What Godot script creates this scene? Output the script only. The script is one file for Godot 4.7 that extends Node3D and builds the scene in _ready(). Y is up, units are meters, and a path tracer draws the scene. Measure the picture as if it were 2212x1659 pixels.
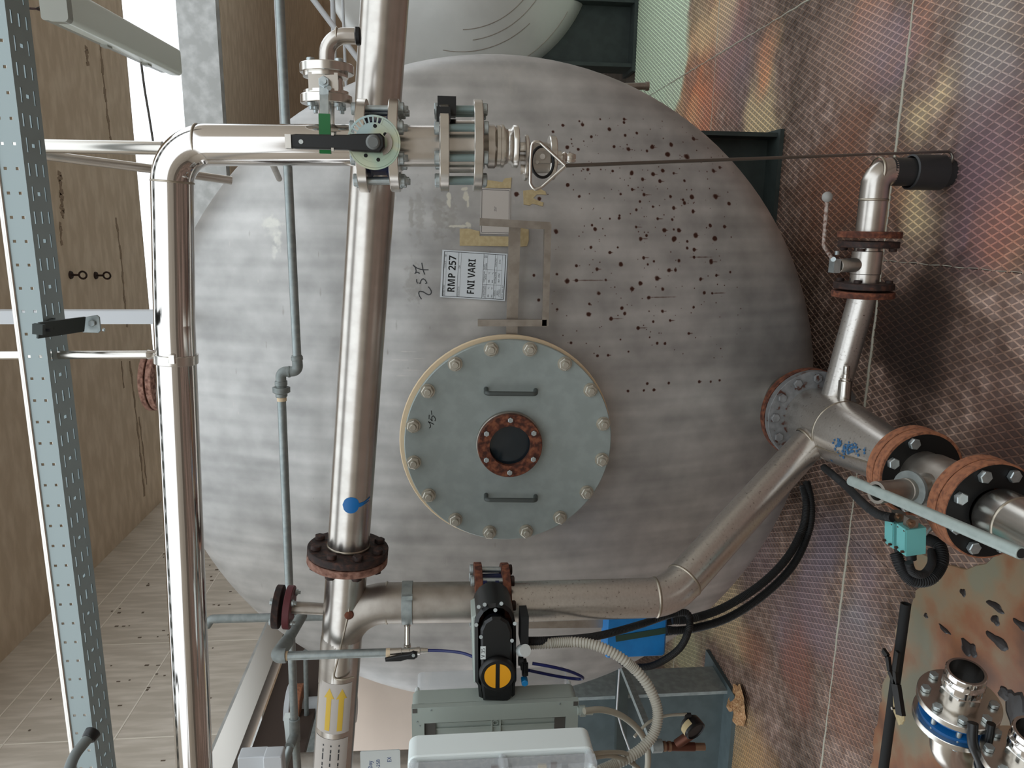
extends Node3D
# A storage tank bay photographed on its side: the camera is rolled a quarter turn, so picture-left is up and picture-top is right.
# Pixels are taken in a 2212 x 1659 frame; P, PF, PT turn a pixel into a point on a plane across z, on a level, on the tank head.

const FPX := 1597.0
const EYE := Vector3(0.731, 1.65, 0.0)
const TC := Vector3(0, 1.425, 0)      # tank axis
const TR := 1.348
var cr: Vector3
var cu: Vector3
var cf: Vector3
var M := {}
var MESH := {}
var taken := {}
var rng := RandomNumberGenerator.new()

# ------------------------------------------------------------------ mesh builder
class MB:
	var v := PackedVector3Array()
	var n := PackedVector3Array()
	var uv := PackedVector2Array()
	func tri(a: Vector3, b: Vector3, c: Vector3, na: Vector3, nb: Vector3, nc: Vector3, ua := Vector2.ZERO, ub := Vector2.ZERO, uc := Vector2.ZERO):
		var g := (c - a).cross(b - a)
		if g.length_squared() < 1e-18: return
		if g.dot(na + nb + nc) < 0.0:
			var t := b; b = c; c = t
			t = nb; nb = nc; nc = t
			var w := ub; ub = uc; uc = w
		v.append_array([a, b, c]); n.append_array([na, nb, nc]); uv.append_array([ua, ub, uc])
	func flat(a: Vector3, b: Vector3, c: Vector3, out: Vector3):
		var g := (c - a).cross(b - a).normalized()
		if g.dot(out) < 0: g = -g
		tri(a, b, c, g, g, g)
	func quad(a: Vector3, b: Vector3, c: Vector3, d: Vector3, out: Vector3):
		var g := (c - a).cross(b - d).normalized()
		if g.dot(out) < 0: g = -g
		tri(a, b, c, g, g, g, Vector2(0, 0), Vector2(1, 0), Vector2(1, 1))
		tri(a, c, d, g, g, g, Vector2(0, 0), Vector2(1, 1), Vector2(0, 1))
	func box(c: Vector3, s: Vector3, b := Basis.IDENTITY):
		var h := s * 0.5
		for ax in 3:
			for sg in [-1.0, 1.0]:
				var o := Vector3.ZERO; o[ax] = sg
				var e := Vector3.ZERO; e[(ax + 1) % 3] = 1
				var f := Vector3.ZERO; f[(ax + 2) % 3] = 1
				var q := []
				for k in [[-1, -1], [1, -1], [1, 1], [-1, 1]]:
					q.append(c + b * ((o + e * k[0] + f * k[1]) * h))
				quad(q[0], q[1], q[2], q[3], b * o)
	# box between two points with a width and a height; up gives the height direction
	func bar(a: Vector3, b: Vector3, w: float, h: float, up := Vector3.UP):
		var d := b - a
		var l := d.length()
		d /= l
		var s := d.cross(up).normalized()
		var u := s.cross(d)
		box((a + b) * 0.5, Vector3(w, h, l), Basis(s, u, d))
	static func frame(axis: Vector3) -> Basis:
		var z := axis.normalized()
		var x := Vector3.UP.cross(z)
		if x.length() < 0.05: x = Vector3.RIGHT.cross(z)
		x = x.normalized()
		return Basis(x, z.cross(x), z)
	# profile: (radius, height along axis), from the foot's middle outside up to the top's middle
	func lathe(base: Vector3, axis: Vector3, prof: Array, segs := 32, a0 := 0.0, a1 := TAU):
		var B := frame(axis)
		var cnt := prof.size()
		var sn := []
		for i in cnt - 1:
			var d: Vector2 = prof[i + 1] - prof[i]
			sn.append(Vector2(d.y, -d.x).normalized())
		for i in cnt - 1:
			var p: Vector2 = prof[i]
			var q: Vector2 = prof[i + 1]
			if p.distance_to(q) < 1e-7: continue
			var n0: Vector2 = sn[i]
			var n1: Vector2 = sn[i]
			if i > 0 and sn[i - 1].dot(sn[i]) > 0.72: n0 = (sn[i - 1] + sn[i]).normalized()
			if i < cnt - 2 and sn[i + 1].dot(sn[i]) > 0.72: n1 = (sn[i + 1] + sn[i]).normalized()
			for k in segs:
				var t0 := a0 + (a1 - a0) * k / segs
				var t1 := a0 + (a1 - a0) * (k + 1) / segs
				var e0 := B.x * cos(t0) + B.y * sin(t0)
				var e1 := B.x * cos(t1) + B.y * sin(t1)
				var A := base + e0 * p.x + B.z * p.y
				var Bq := base + e1 * p.x + B.z * p.y
				var Cq := base + e1 * q.x + B.z * q.y
				var D := base + e0 * q.x + B.z * q.y
				var na := e0 * n0.x + B.z * n0.y
				var nb := e1 * n0.x + B.z * n0.y
				var nc := e1 * n1.x + B.z * n1.y
				var nd := e0 * n1.x + B.z * n1.y
				var u0 := float(k) / segs
				var u1 := float(k + 1) / segs
				if p.x > 1e-7: tri(A, Bq, Cq, na, nb, nc, Vector2(u0, p.y), Vector2(u1, p.y), Vector2(u1, q.y))
				if q.x > 1e-7: tri(A, Cq, D, na, nc, nd, Vector2(u0, p.y), Vector2(u1, q.y), Vector2(u0, q.y))
	func cyl(a: Vector3, b: Vector3, r: float, r2 := -1.0, segs := 24, ch := 0.0):
		if r2 < 0: r2 = r
		var l := (b - a).length()
		var pr := [Vector2(0, 0), Vector2(r - ch, 0)]
		if ch > 0: pr.append(Vector2(r, ch)); pr.append(Vector2(r2, l - ch)); pr.append(Vector2(r2 - ch, l))
		else:
			pr.append(Vector2(r2, l))
		pr.append(Vector2(0, l))
		lathe(a, b - a, pr, segs)
	# ring with a bore
	func ring(a: Vector3, axis: Vector3, ro: float, ri: float, t: float, segs := 40, ch := 0.001):
		lathe(a, axis, [Vector2(ri, 0), Vector2(ro - ch, 0), Vector2(ro, ch), Vector2(ro, t - ch), Vector2(ro - ch, t), Vector2(ri, t), Vector2(ri, 0)], segs)
	func tube(pts: Array, r, segs := 16, caps := true):
		var cnt := pts.size()
		var rings := []
		var t: Vector3 = (pts[1] - pts[0]).normalized()
		var B := frame(t)
		var x := B.x
		var len_ := 0.0
		for i in cnt:
			var tn: Vector3
			if i == 0: tn = (pts[1] - pts[0]).normalized()
			elif i == cnt - 1: tn = (pts[i] - pts[i - 1]).normalized()
			else: tn = ((pts[i + 1] - pts[i]).normalized() + (pts[i] - pts[i - 1]).normalized()).normalized()
			x = (x - tn * x.dot(tn)).normalized()
			var y := tn.cross(x)
			if i > 0: len_ += (pts[i] - pts[i - 1]).length()
			rings.append([pts[i], x, y, r[i] if r is Array else r, len_, tn])
		for i in cnt - 1:
			var p = rings[i]
			var q = rings[i + 1]
			var dl: float = maxf(q[4] - p[4], 1e-6)
			var sl: float = (q[3] - p[3]) / dl
			for k in segs:
				var c0 := cos(TAU * k / segs)
				var s0 := sin(TAU * k / segs)
				var c1 := cos(TAU * (k + 1) / segs)
				var s1 := sin(TAU * (k + 1) / segs)
				var e00: Vector3 = p[1] * c0 + p[2] * s0
				var e01: Vector3 = p[1] * c1 + p[2] * s1
				var e10: Vector3 = q[1] * c0 + q[2] * s0
				var e11: Vector3 = q[1] * c1 + q[2] * s1
				var ua := Vector2(float(k) / segs, p[4])
				var ub := Vector2(float(k + 1) / segs, p[4])
				var uc := Vector2(float(k + 1) / segs, q[4])
				var ud := Vector2(float(k) / segs, q[4])
				tri(p[0] + e00 * p[3], p[0] + e01 * p[3], q[0] + e11 * q[3], (e00 - p[5] * sl).normalized(), (e01 - p[5] * sl).normalized(), (e11 - q[5] * sl).normalized(), ua, ub, uc)
				tri(p[0] + e00 * p[3], q[0] + e11 * q[3], q[0] + e10 * q[3], (e00 - p[5] * sl).normalized(), (e11 - q[5] * sl).normalized(), (e10 - q[5] * sl).normalized(), ua, uc, ud)
		if caps:
			for s in [0, cnt - 1]:
				var p = rings[s]
				var o: Vector3 = p[5] * (-1.0 if s == 0 else 1.0)
				for k in segs:
					var a: Vector3 = p[0] + (p[1] * cos(TAU * k / segs) + p[2] * sin(TAU * k / segs)) * p[3]
					var b: Vector3 = p[0] + (p[1] * cos(TAU * (k + 1) / segs) + p[2] * sin(TAU * (k + 1) / segs)) * p[3]
					tri(p[0], a, b, o, o, o)
	# outline in the xy plane of T, thickness along its z from 0 to depth, bevelled front edge
	func prism(poly: PackedVector2Array, T: Transform3D, depth: float, bev := 0.0, smooth := 0.6):
		var c := poly.size()
		if Geometry2D.is_polygon_clockwise(poly): poly.reverse()
		var nrm := []
		var en := []
		for i in c:
			var d := (poly[(i + 1) % c] - poly[i]).normalized()
			en.append(Vector2(d.y, -d.x))
		for i in c:
			nrm.append((en[i] + en[(i + c - 1) % c]).normalized())
		var inn := PackedVector2Array()
		for i in c: inn.append(poly[i] - nrm[i] * bev / maxf(0.5, nrm[i].dot(en[i])))
		var id := Geometry2D.triangulate_polygon(inn)
		var zf := T.basis.z.normalized()
		for i in range(0, id.size(), 3):
			tri(T * Vector3(inn[id[i]].x, inn[id[i]].y, depth), T * Vector3(inn[id[i + 1]].x, inn[id[i + 1]].y, depth), T * Vector3(inn[id[i + 2]].x, inn[id[i + 2]].y, depth), zf, zf, zf, inn[id[i]], inn[id[i + 1]], inn[id[i + 2]])
		id = Geometry2D.triangulate_polygon(poly)
		for i in range(0, id.size(), 3):
			tri(T * Vector3(poly[id[i]].x, poly[id[i]].y, 0), T * Vector3(poly[id[i + 1]].x, poly[id[i + 1]].y, 0), T * Vector3(poly[id[i + 2]].x, poly[id[i + 2]].y, 0), -zf, -zf, -zf, poly[id[i]], poly[id[i + 1]], poly[id[i + 2]])
		for i in c:
			var j := (i + 1) % c
			var na: Vector2 = en[i]
			var nb: Vector2 = en[i]
			if nrm[i].dot(en[i]) > smooth + 0.25: na = nrm[i]
			if nrm[j].dot(en[i]) > smooth + 0.25: nb = nrm[j]
			var A := T.basis * Vector3(na.x, na.y, 0)
			var Bn := T.basis * Vector3(nb.x, nb.y, 0)
			A = A.normalized(); Bn = Bn.normalized()
			var p := T * Vector3(poly[i].x, poly[i].y, 0)
			var q := T * Vector3(poly[j].x, poly[j].y, 0)
			var p1 := T * Vector3(poly[i].x, poly[i].y, depth - bev)
			var q1 := T * Vector3(poly[j].x, poly[j].y, depth - bev)
			tri(p, q, q1, A, Bn, Bn); tri(p, q1, p1, A, Bn, A)
			if bev > 0:
				var p2 := T * Vector3(inn[i].x, inn[i].y, depth)
				var q2 := T * Vector3(inn[j].x, inn[j].y, depth)
				var h := (A + Bn + zf * 2.0).normalized()
				tri(p1, q1, q2, h, h, h); tri(p1, q2, p2, h, h, h)
	func hex(c: Vector3, axis: Vector3, r: float, h: float, turn := 0.0):
		var B := MB.frame(axis).rotated(axis.normalized(), turn)
		var pl := PackedVector2Array()
		for i in 6: pl.append(Vector2(cos(TAU * i / 6), sin(TAU * i / 6)) * r)
		prism(pl, Transform3D(B, c), h, r * 0.12)
	func mesh(origin: Vector3) -> ArrayMesh:
		var a := []
		a.resize(Mesh.ARRAY_MAX)
		var w := v.duplicate()
		for i in w.size(): w[i] -= origin
		a[Mesh.ARRAY_VERTEX] = w; a[Mesh.ARRAY_NORMAL] = n; a[Mesh.ARRAY_TEX_UV] = uv
		var m := ArrayMesh.new()
		m.add_surface_from_arrays(Mesh.PRIMITIVE_TRIANGLES, a)
		return m

# ------------------------------------------------------------------ camera space to world
func ray(x: float, y: float) -> Vector3: return cr * (829.5 - y) - cu * (x - 1106.0) + cf * FPX
func P(x: float, y: float, d: float) -> Vector3:
	var r := ray(x, y)
	return EYE + r * (d / -r.z)
func PF(x: float, y: float, h := 0.0) -> Vector3:
	var r := ray(x, y)
	return EYE + r * ((h - EYE.y) / r.y)
func PX(x: float, y: float, X: float) -> Vector3:
	var r := ray(x, y)
	return EYE + r * ((X - EYE.x) / r.x)
func PT(x: float, y: float) -> Vector3:      # on the crown of the tank head
	var r := ray(x, y).normalized()
	var o := EYE - Vector3(0, TC.y, -5.18)
	var b := o.dot(r)
	var q := b * b - (o.length_squared() - 2.7 * 2.7)
	if q < 0: return P(x, y, 2.8)
	return EYE + r * (-b - sqrt(q))
func tpx(x: float, y: float, d: float) -> float: return d / -ray(x, y).z    # metres a pixel

# ------------------------------------------------------------------ naming and tagging
func numbered(nm: String) -> String:
	if not taken.has(nm):
		taken[nm] = 0
		return nm
	taken[nm] += 1
	return "%s_%03d" % [nm, taken[nm]]
func thing(nm: String, label: String, cat: String, at: Vector3, group := "") -> Node3D:
	var o := Node3D.new()
	o.name = numbered(nm); add_child(o); o.position = at
	o.set_meta("label", label); o.set_meta("category", cat)
	if group != "": o.set_meta("group", group)
	return o
func root_of(p: Node) -> Vector3:
	while p != self and p.get_parent() != self: p = p.get_parent()
	return Vector3.ZERO if p == self else p.position
func part(p: Node, nm: String, mb: MB, mat: Material) -> MeshInstance3D:
	var o := MeshInstance3D.new()
	o.name = nm; o.mesh = mb.mesh(root_of(p)); o.material_override = mat
	p.add_child(o, true)
	return o
func inst(p: Node, nm: String, mesh: Mesh, mat: Material, T: Transform3D) -> MeshInstance3D:
	var o := MeshInstance3D.new()
	o.name = nm; o.mesh = mesh; o.material_override = mat
	T.origin -= root_of(p)
	o.transform = T
	p.add_child(o, true)
	return o
func solo(nm: String, mb: MB, mat: Material, label: String, cat: String, group := "") -> MeshInstance3D:
	var lo := mb.v[0]
	var hi := mb.v[0]
	for q in mb.v: lo = lo.min(q); hi = hi.max(q)
	var at := Vector3((lo.x + hi.x) / 2, lo.y, (lo.z + hi.z) / 2)
	var o := MeshInstance3D.new()
	o.name = numbered(nm); o.mesh = mb.mesh(at); o.material_override = mat
	add_child(o); o.position = at
	o.set_meta("label", label); o.set_meta("category", cat)
	if group != "": o.set_meta("group", group)
	return o
func structure(nm: String, mb: MB, mat: Material, label := "", cat := "") -> MeshInstance3D:
	var o := MeshInstance3D.new()
	o.name = nm; o.mesh = mb.mesh(Vector3.ZERO); o.material_override = mat
	add_child(o); o.set_meta("kind", "structure")
	if label != "": o.set_meta("label", label)
	if cat != "": o.set_meta("category", cat)
	return o

# polyline with rounded corners
func bend(pts: Array, rad, steps := 8) -> Array:
	var out := [pts[0]]
	for i in range(1, pts.size() - 1):
		var a: Vector3 = (pts[i - 1] - pts[i]).normalized()
		var b: Vector3 = (pts[i + 1] - pts[i]).normalized()
		var ang := acos(clampf(a.dot(b), -1, 1))
		if ang > PI - 0.02:
			out.append(pts[i]); continue
		var r: float = rad[i - 1] if rad is Array else rad
		var cut: float = minf(r / tan(ang / 2), minf((pts[i - 1] - pts[i]).length(), (pts[i + 1] - pts[i]).length()) * 0.98)
		var rr := cut * tan(ang / 2)
		var c: Vector3 = pts[i] + (a + b).normalized() * (rr / sin(ang / 2))
		var s: Vector3 = pts[i] + a * cut - c
		var e: Vector3 = pts[i] + b * cut - c
		for k in steps + 1:
			out.append(c + s.slerp(e, float(k) / steps).normalized() * rr)
	out.append(pts[-1])
	return out
func spline(pts: Array, step := 0.004) -> Array:
	var c := Curve3D.new()
	c.bake_interval = step
	for i in pts.size():
		var t: Vector3 = (pts[mini(i + 1, pts.size() - 1)] - pts[maxi(i - 1, 0)]) / 6.0
		c.add_point(pts[i], -t, t)
	return Array(c.get_baked_points())
func ribbed(pts: Array, r: float, depth: float, pitch: float) -> Array:   # [points, radii] of a corrugated hose
	var b := spline(pts, pitch / 4.0)
	var rad := []
	for i in b.size(): rad.append(r - (depth if i % 4 >= 2 else 0.0))
	return [b, rad]
func weld(p: Node, at: Vector3, axis: Vector3, r: float, w := 0.004) -> MeshInstance3D:
	var mb := MB.new()
	mb.lathe(at, axis, [Vector2(r - 0.001, -w), Vector2(r + w * 0.35, -w * 0.5), Vector2(r + w * 0.5, 0), Vector2(r + w * 0.35, w * 0.5), Vector2(r - 0.001, w)], 36)
	return part(p, "weld_bead", mb, M.weld)
func nut_mesh(key: String, r: float, h: float, stud: float, washer: float) -> Mesh:   # along +z, on z = 0
	if not MESH.has(key):
		var mb := MB.new()
		if washer > 0: mb.cyl(Vector3.ZERO, Vector3(0, 0, r * 0.18), washer, washer, 18)
		mb.hex(Vector3(0, 0, r * 0.1), Vector3.BACK, r, h)
		if stud > 0: mb.cyl(Vector3(0, 0, h), Vector3(0, 0, h + stud), r * 0.52, r * 0.5, 12, r * 0.06)
		MESH[key] = mb.mesh(Vector3.ZERO)
	return MESH[key]
func bolt(p: Node, nm: String, key: String, mat: Material, at: Vector3, dir: Vector3, turn := 0.0) -> MeshInstance3D:
	var B := MB.frame(dir)
	return inst(p, nm, MESH[key], mat, Transform3D(B * Basis(Vector3.BACK, turn), at))
# a flat pipe flange with its bolt heads: centre of the outer face, outward axis
func flange(p: Node, at: Vector3, axis: Vector3, ro: float, ri: float, t: float, mat: Material, nbolt := 0, rb := 0.0, key := "", bmat: Material = null, a0 := 0.0, nm := "flange") -> MeshInstance3D:
	axis = axis.normalized()
	var mb := MB.new()
	mb.ring(at - axis * t, axis, ro, ri, t, 48, 0.0015)
	var f := part(p, nm, mb, mat)
	var B := MB.frame(axis)
	for i in nbolt:
		var a := a0 + TAU * i / nbolt
		bolt(f, "bolt", key, bmat, at + (B.x * cos(a) + B.y * sin(a)) * rb, axis, a)
	return f
func text(p: Node, s: String, at: Vector3, B: Basis, h: float, mat: Material, bold := false, w := 0.0, nm := "lettering") -> MeshInstance3D:
	var tm := TextMesh.new()
	var f := SystemFont.new()
	f.font_names = PackedStringArray(["Droid Sans"])
	if bold: f.font_weight = 700
	tm.font = f; tm.text = s; tm.font_size = 64; tm.pixel_size = h / 46.0; tm.depth = 0.0004
	tm.curve_step = 2.0
	var sx := 1.0
	if w > 0: sx = w / maxf(0.0001, tm.get_aabb().size.x)
	return inst(p, nm, tm, mat, Transform3D(Basis(B.x * sx, B.y, B.z), at))
# a painted or written stroke lying on a surface
func stroke(mb: MB, pts: Array, w: float, nrm: Vector3, lift := 0.0006):
	for i in pts.size() - 1:
		var a: Vector3 = pts[i] + nrm * lift
		var b: Vector3 = pts[i + 1] + nrm * lift
		var s := (b - a).cross(nrm).normalized() * w * 0.5
		var e := (b - a).normalized() * w * 0.25
		mb.tri(a - s - e, b - s + e, b + s + e, nrm, nrm, nrm)
		mb.tri(a - s - e, b + s + e, a + s - e, nrm, nrm, nrm)

# ------------------------------------------------------------------ materials
func mat(c: Color, rough := 0.7, metal := 0.0, tex: Texture2D = null, uvs := 1.0) -> StandardMaterial3D:
	var m := StandardMaterial3D.new()
	m.albedo_color = c; m.roughness = rough; m.metallic = metal
	if tex:
		m.albedo_texture = tex; m.uv1_triplanar = true; m.uv1_world_triplanar = true; m.uv1_scale = Vector3.ONE * uvs
	return m
func noise_tex(seed_: int, freq: float, cols: Array, offs: Array, size := 512, oct := 5) -> NoiseTexture2D:
	var n := FastNoiseLite.new()
	n.seed = seed_; n.frequency = freq; n.fractal_octaves = oct; n.noise_type = FastNoiseLite.TYPE_SIMPLEX_SMOOTH
	var t := NoiseTexture2D.new()
	t.width = size; t.height = size; t.seamless = true; t.noise = n
	var g := Gradient.new()
	g.offsets = PackedFloat32Array(offs); g.colors = PackedColorArray(cols)
	t.color_ramp = g
	return t
func stone(c0: Color, c1: Color, seed_: int, scale_: Vector3) -> StandardMaterial3D:
	var m := mat(Color.WHITE, 0.95, 0, noise_tex(seed_, 0.012, [c0, c0.lerp(c1, 0.5), c1], [0.3, 0.55, 0.8], 512), 1.0)
	m.uv1_scale = scale_
	return m
func materials():
	# steels: a light mottling of the finish
	M.pipe = mat(Color(0.80, 0.775, 0.745), 0.27, 0.95, noise_tex(3, 0.02, [Color(0.947, 0.944, 0.941), Color(1, 1, 1)], [0.3, 0.7], 256), 3.0)
	M.dull = mat(Color(0.66, 0.63, 0.595), 0.4, 0.9, noise_tex(6, 0.02, [Color(0.914, 0.908, 0.900), Color(1, 1, 1)], [0.3, 0.7], 256), 3.0)
	M.spotted = mat(Color(0.82, 0.80, 0.775), 0.3, 0.9, noise_tex(8, 0.09, [Color(0.22, 0.12, 0.07), Color(0.95, 0.945, 0.94), Color(1, 1, 1)], [0.10, 0.15, 0.8], 512, 2), 2.0)
	M.polish = mat(Color(0.82, 0.8, 0.78), 0.1, 1.0)
	M.bright = mat(Color(0.83, 0.81, 0.78), 0.24, 1.0)
	M.weld = mat(Color(0.66, 0.62, 0.56), 0.35, 0.9)
	M.zinc = mat(Color(0.72, 0.75, 0.75), 0.38, 0.85, noise_tex(9, 0.04, [Color(0.927, 0.934, 0.941), Color(1, 1, 1)], [0.35, 0.65], 256), 4.0)
	M.galv = mat(Color(0.62, 0.645, 0.64), 0.45, 0.75, noise_tex(10, 0.03, [Color(0.901, 0.914, 0.917), Color(1, 1, 1)], [0.3, 0.7], 256), 4.0)
	M.galvdull = mat(Color(0.57, 0.59, 0.58), 0.6, 0.5, noise_tex(11, 0.03, [Color(0.908, 0.914, 0.914), Color(1, 1, 1)], [0.3, 0.7], 256), 4.0)
	M.rust = mat(Color.WHITE, 0.85, 0.0, noise_tex(12, 0.03, [Color(0.24, 0.12, 0.075), Color(0.38, 0.2, 0.13), Color(0.5, 0.3, 0.2)], [0.25, 0.5, 0.8], 256), 5.0)
	M.rustpale = mat(Color.WHITE, 0.85, 0.0, noise_tex(13, 0.03, [Color(0.36, 0.235, 0.19), Color(0.52, 0.37, 0.31), Color(0.62, 0.48, 0.42)], [0.25, 0.5, 0.8], 256), 5.0)
	M.rustdark = mat(Color.WHITE, 0.7, 0.1, noise_tex(14, 0.035, [Color(0.12, 0.08, 0.07), Color(0.2, 0.13, 0.11), Color(0.3, 0.18, 0.13)], [0.25, 0.55, 0.85], 256), 5.0)
	M.rustorange = mat(Color.WHITE, 0.85, 0.0, noise_tex(15, 0.04, [Color(0.42, 0.27, 0.2), Color(0.57, 0.36, 0.25), Color(0.63, 0.42, 0.3)], [0.15, 0.45, 0.85], 256), 5.0)
	M.red = mat(Color(0.36, 0.13, 0.15), 0.55)
	M.ironblack = mat(Color(0.05, 0.048, 0.047), 0.55, 0.2)
	M.black = mat(Color(0.045, 0.045, 0.047), 0.38)
	M.rubber = mat(Color(0.032, 0.032, 0.034), 0.6)
	M.blackmatt = mat(Color(0.06, 0.058, 0.055), 0.8)
	M.paintgrey = mat(Color(0.52, 0.55, 0.545), 0.5, 0.0, noise_tex(16, 0.02, [Color(0.960, 0.964, 0.960), Color(1, 1, 1)], [0.3, 0.7], 256), 2.0)
	M.cover = mat(Color(0.60, 0.635, 0.625), 0.42, 0.2, noise_tex(17, 0.02, [Color(0.954, 0.957, 0.954), Color(1, 1, 1)], [0.3, 0.7], 256), 2.5)
	M.flangegrey = mat(Color.WHITE, 0.6, 0.2, noise_tex(18, 0.03, [Color(0.3, 0.17, 0.13), Color(0.42, 0.42, 0.42), Color(0.5, 0.5, 0.5)], [0.16, 0.26, 0.8], 256), 3.0)
	M.cream = mat(Color(0.86, 0.77, 0.64), 0.8)
	M.white = mat(Color(0.82, 0.84, 0.83), 0.5)
	M.paper = mat(Color(0.80, 0.82, 0.83), 0.55)
	M.paperold = mat(Color(0.72, 0.69, 0.66), 0.6)
	M.ink = mat(Color(0.02, 0.02, 0.02), 0.7)
	M.inkgrey = mat(Color(0.2, 0.2, 0.21), 0.7)
	M.inkblue = mat(Color(0.1, 0.25, 0.5), 0.7)
	M.bluevalve = mat(Color(0.03, 0.07, 0.24), 0.4)
	M.bluevalve2 = mat(Color(0.02, 0.33, 0.56), 0.4)
	M.bluehose = mat(Color(0.05, 0.10, 0.34), 0.35)
	M.bluepaint = mat(Color(0.02, 0.40, 0.66), 0.45)
	M.green = mat(Color(0.02, 0.40, 0.17), 0.4)
	M.yellow = mat(Color(0.90, 0.62, 0.06), 0.5)
	M.yellowfaded = mat(Color(0.82, 0.68, 0.25), 0.6)
	M.teal = mat(Color(0.40, 0.66, 0.65), 0.5)
	M.passivated = mat(Color.WHITE, 0.35, 0.5, noise_tex(19, 0.006, [Color(0.68, 0.76, 0.68), Color(0.76, 0.78, 0.67), Color(0.68, 0.76, 0.76)], [0.3, 0.5, 0.7], 256, 2), 4.0)
	M.boxgrey = mat(Color(0.60, 0.63, 0.60), 0.5)
	M.boxwhite = mat(Color(0.90, 0.93, 0.92), 0.45)
	M.conduit = mat(Color(0.68, 0.66, 0.61), 0.5)
	M.cable = mat(Color(0.62, 0.60, 0.54), 0.5)
	M.brass = mat(Color(0.36, 0.22, 0.17), 0.4, 0.7)
	M.brasslight = mat(Color(0.60, 0.50, 0.42), 0.3, 0.9)
	M.saddle = mat(Color(0.31, 0.36, 0.37), 0.65, 0.0, noise_tex(20, 0.02, [Color(0.927, 0.931, 0.927), Color(1, 1, 1)], [0.3, 0.7], 256), 1.5)
	M.saddledark = mat(Color(0.20, 0.235, 0.225), 0.7, 0.0, noise_tex(21, 0.02, [Color(0.908, 0.908, 0.908), Color(1, 1, 1)], [0.3, 0.7], 256), 1.5)
	M.concrete = stone(Color(0.78, 0.70, 0.605), Color(0.84, 0.765, 0.675), 31, Vector3(0.5, 0.5, 1.4))
	M.concretewall = stone(Color(0.76, 0.72, 0.665), Color(0.84, 0.80, 0.75), 32, Vector3(0.5, 0.35, 2.2))
	M.concretelight = stone(Color(0.66, 0.66, 0.65), Color(0.76, 0.76, 0.75), 33, Vector3(0.8, 0.8, 0.8))
	M.concretedark = stone(Color(0.34, 0.30, 0.26), Color(0.42, 0.37, 0.33), 34, Vector3(0.3, 0.3, 0.8))
	M.tankside = mat(Color(0.80, 0.80, 0.785), 0.45, 0.35, noise_tex(22, 0.01, [Color(0.954, 0.954, 0.954), Color(1, 1, 1)], [0.3, 0.7], 256), 0.8)
	M.tankpink = mat(Color(0.90, 0.835, 0.78), 0.5, 0.2, noise_tex(23, 0.01, [Color(0.970, 0.970, 0.970), Color(1, 1, 1)], [0.3, 0.7], 256), 0.8)
	M.whitebar = mat(Color(0.78, 0.79, 0.80), 0.5)
	M.lampcase = mat(Color(0.56, 0.56, 0.52), 0.4)
	M.stain = mat(Color(0.25, 0.19, 0.15), 0.95)
	M.glassdark = mat(Color(0.10, 0.14, 0.165), 0.1)
	var cl := mat(Color(0.92, 0.94, 0.95, 0.28), 0.12)
	cl.transparency = BaseMaterial3D.TRANSPARENCY_ALPHA
	M.clear = cl
	M.lampclear = mat(Color(0.84, 0.86, 0.82), 0.35)
	M.lampclear.backlight_enabled = true
	M.lampclear.backlight = Color(0.4, 0.4, 0.38)
	M.stainsoft = mat(Color(0.58, 0.50, 0.42), 0.95)
	M.seam = mat(Color(0.66, 0.64, 0.58), 0.6, 0.3)
	M.nutgrey = mat(Color(0.72, 0.70, 0.65), 0.4, 0.7)
	M.paintworn = mat(Color(0.30, 0.32, 0.31), 0.5, 0.3)
	M.tape = mat(Color(0.72, 0.65, 0.50), 0.85, 0.0, noise_tex(24, 0.03, [Color(0.941, 0.927, 0.901), Color(1, 1, 1)], [0.3, 0.7], 256), 6.0)
	M.capgrey = mat(Color(0.42, 0.43, 0.42), 0.45)
	M.zincgreen = mat(Color(0.50, 0.57, 0.565), 0.38, 0.7)
	M.rod = mat(Color(0.46, 0.44, 0.41), 0.35, 0.8)
	M.blueover = mat(Color(0.22, 0.40, 0.56), 0.5, 0.3)
	M.bluebright = mat(Color(0.03, 0.47, 0.70), 0.45)
	M.galvlever = mat(Color(0.66, 0.70, 0.68), 0.5, 0.4, noise_tex(25, 0.03, [Color(0.941, 0.947, 0.947), Color(1, 1, 1)], [0.3, 0.7], 256), 4.0)
	M.rustlever = mat(Color.WHITE, 0.7, 0.1, noise_tex(26, 0.05, [Color(0.36, 0.2, 0.13), Color(0.58, 0.5, 0.46), Color(0.68, 0.65, 0.62)], [0.3, 0.45, 0.8], 256), 6.0)
	M.knobgrey = mat(Color(0.56, 0.55, 0.53), 0.6)
	M.darksteel = mat(Color(0.22, 0.22, 0.22), 0.5, 0.5)
	M.paddark = mat(Color(0.30, 0.285, 0.265), 0.7)
	M.platezinc = mat(Color(0.62, 0.61, 0.6), 0.5, 0.5)
	M.wiring = mat(Color.WHITE, 0.6, 0.0, noise_tex(27, 0.05, [Color(0.05, 0.06, 0.06), Color(0.2, 0.19, 0.18), Color(0.38, 0.34, 0.3)], [0.3, 0.5, 0.8], 256), 6.0)
	M.bluepaintbox = mat(Color(0.03, 0.48, 0.76), 0.5, 0.0, noise_tex(28, 0.02, [Color(0.941, 0.954, 0.967), Color(1, 1, 1)], [0.3, 0.7], 256), 3.0)
	M.smear = mat(Color(0.14, 0.25, 0.2), 0.6)
	M.trayzinc = mat(Color(0.60, 0.645, 0.645), 0.5, 0.4)
	M.darkzinc = mat(Color(0.22, 0.24, 0.23), 0.5, 0.5)
	M.plasticgrey = mat(Color(0.42, 0.44, 0.43), 0.5)
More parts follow.
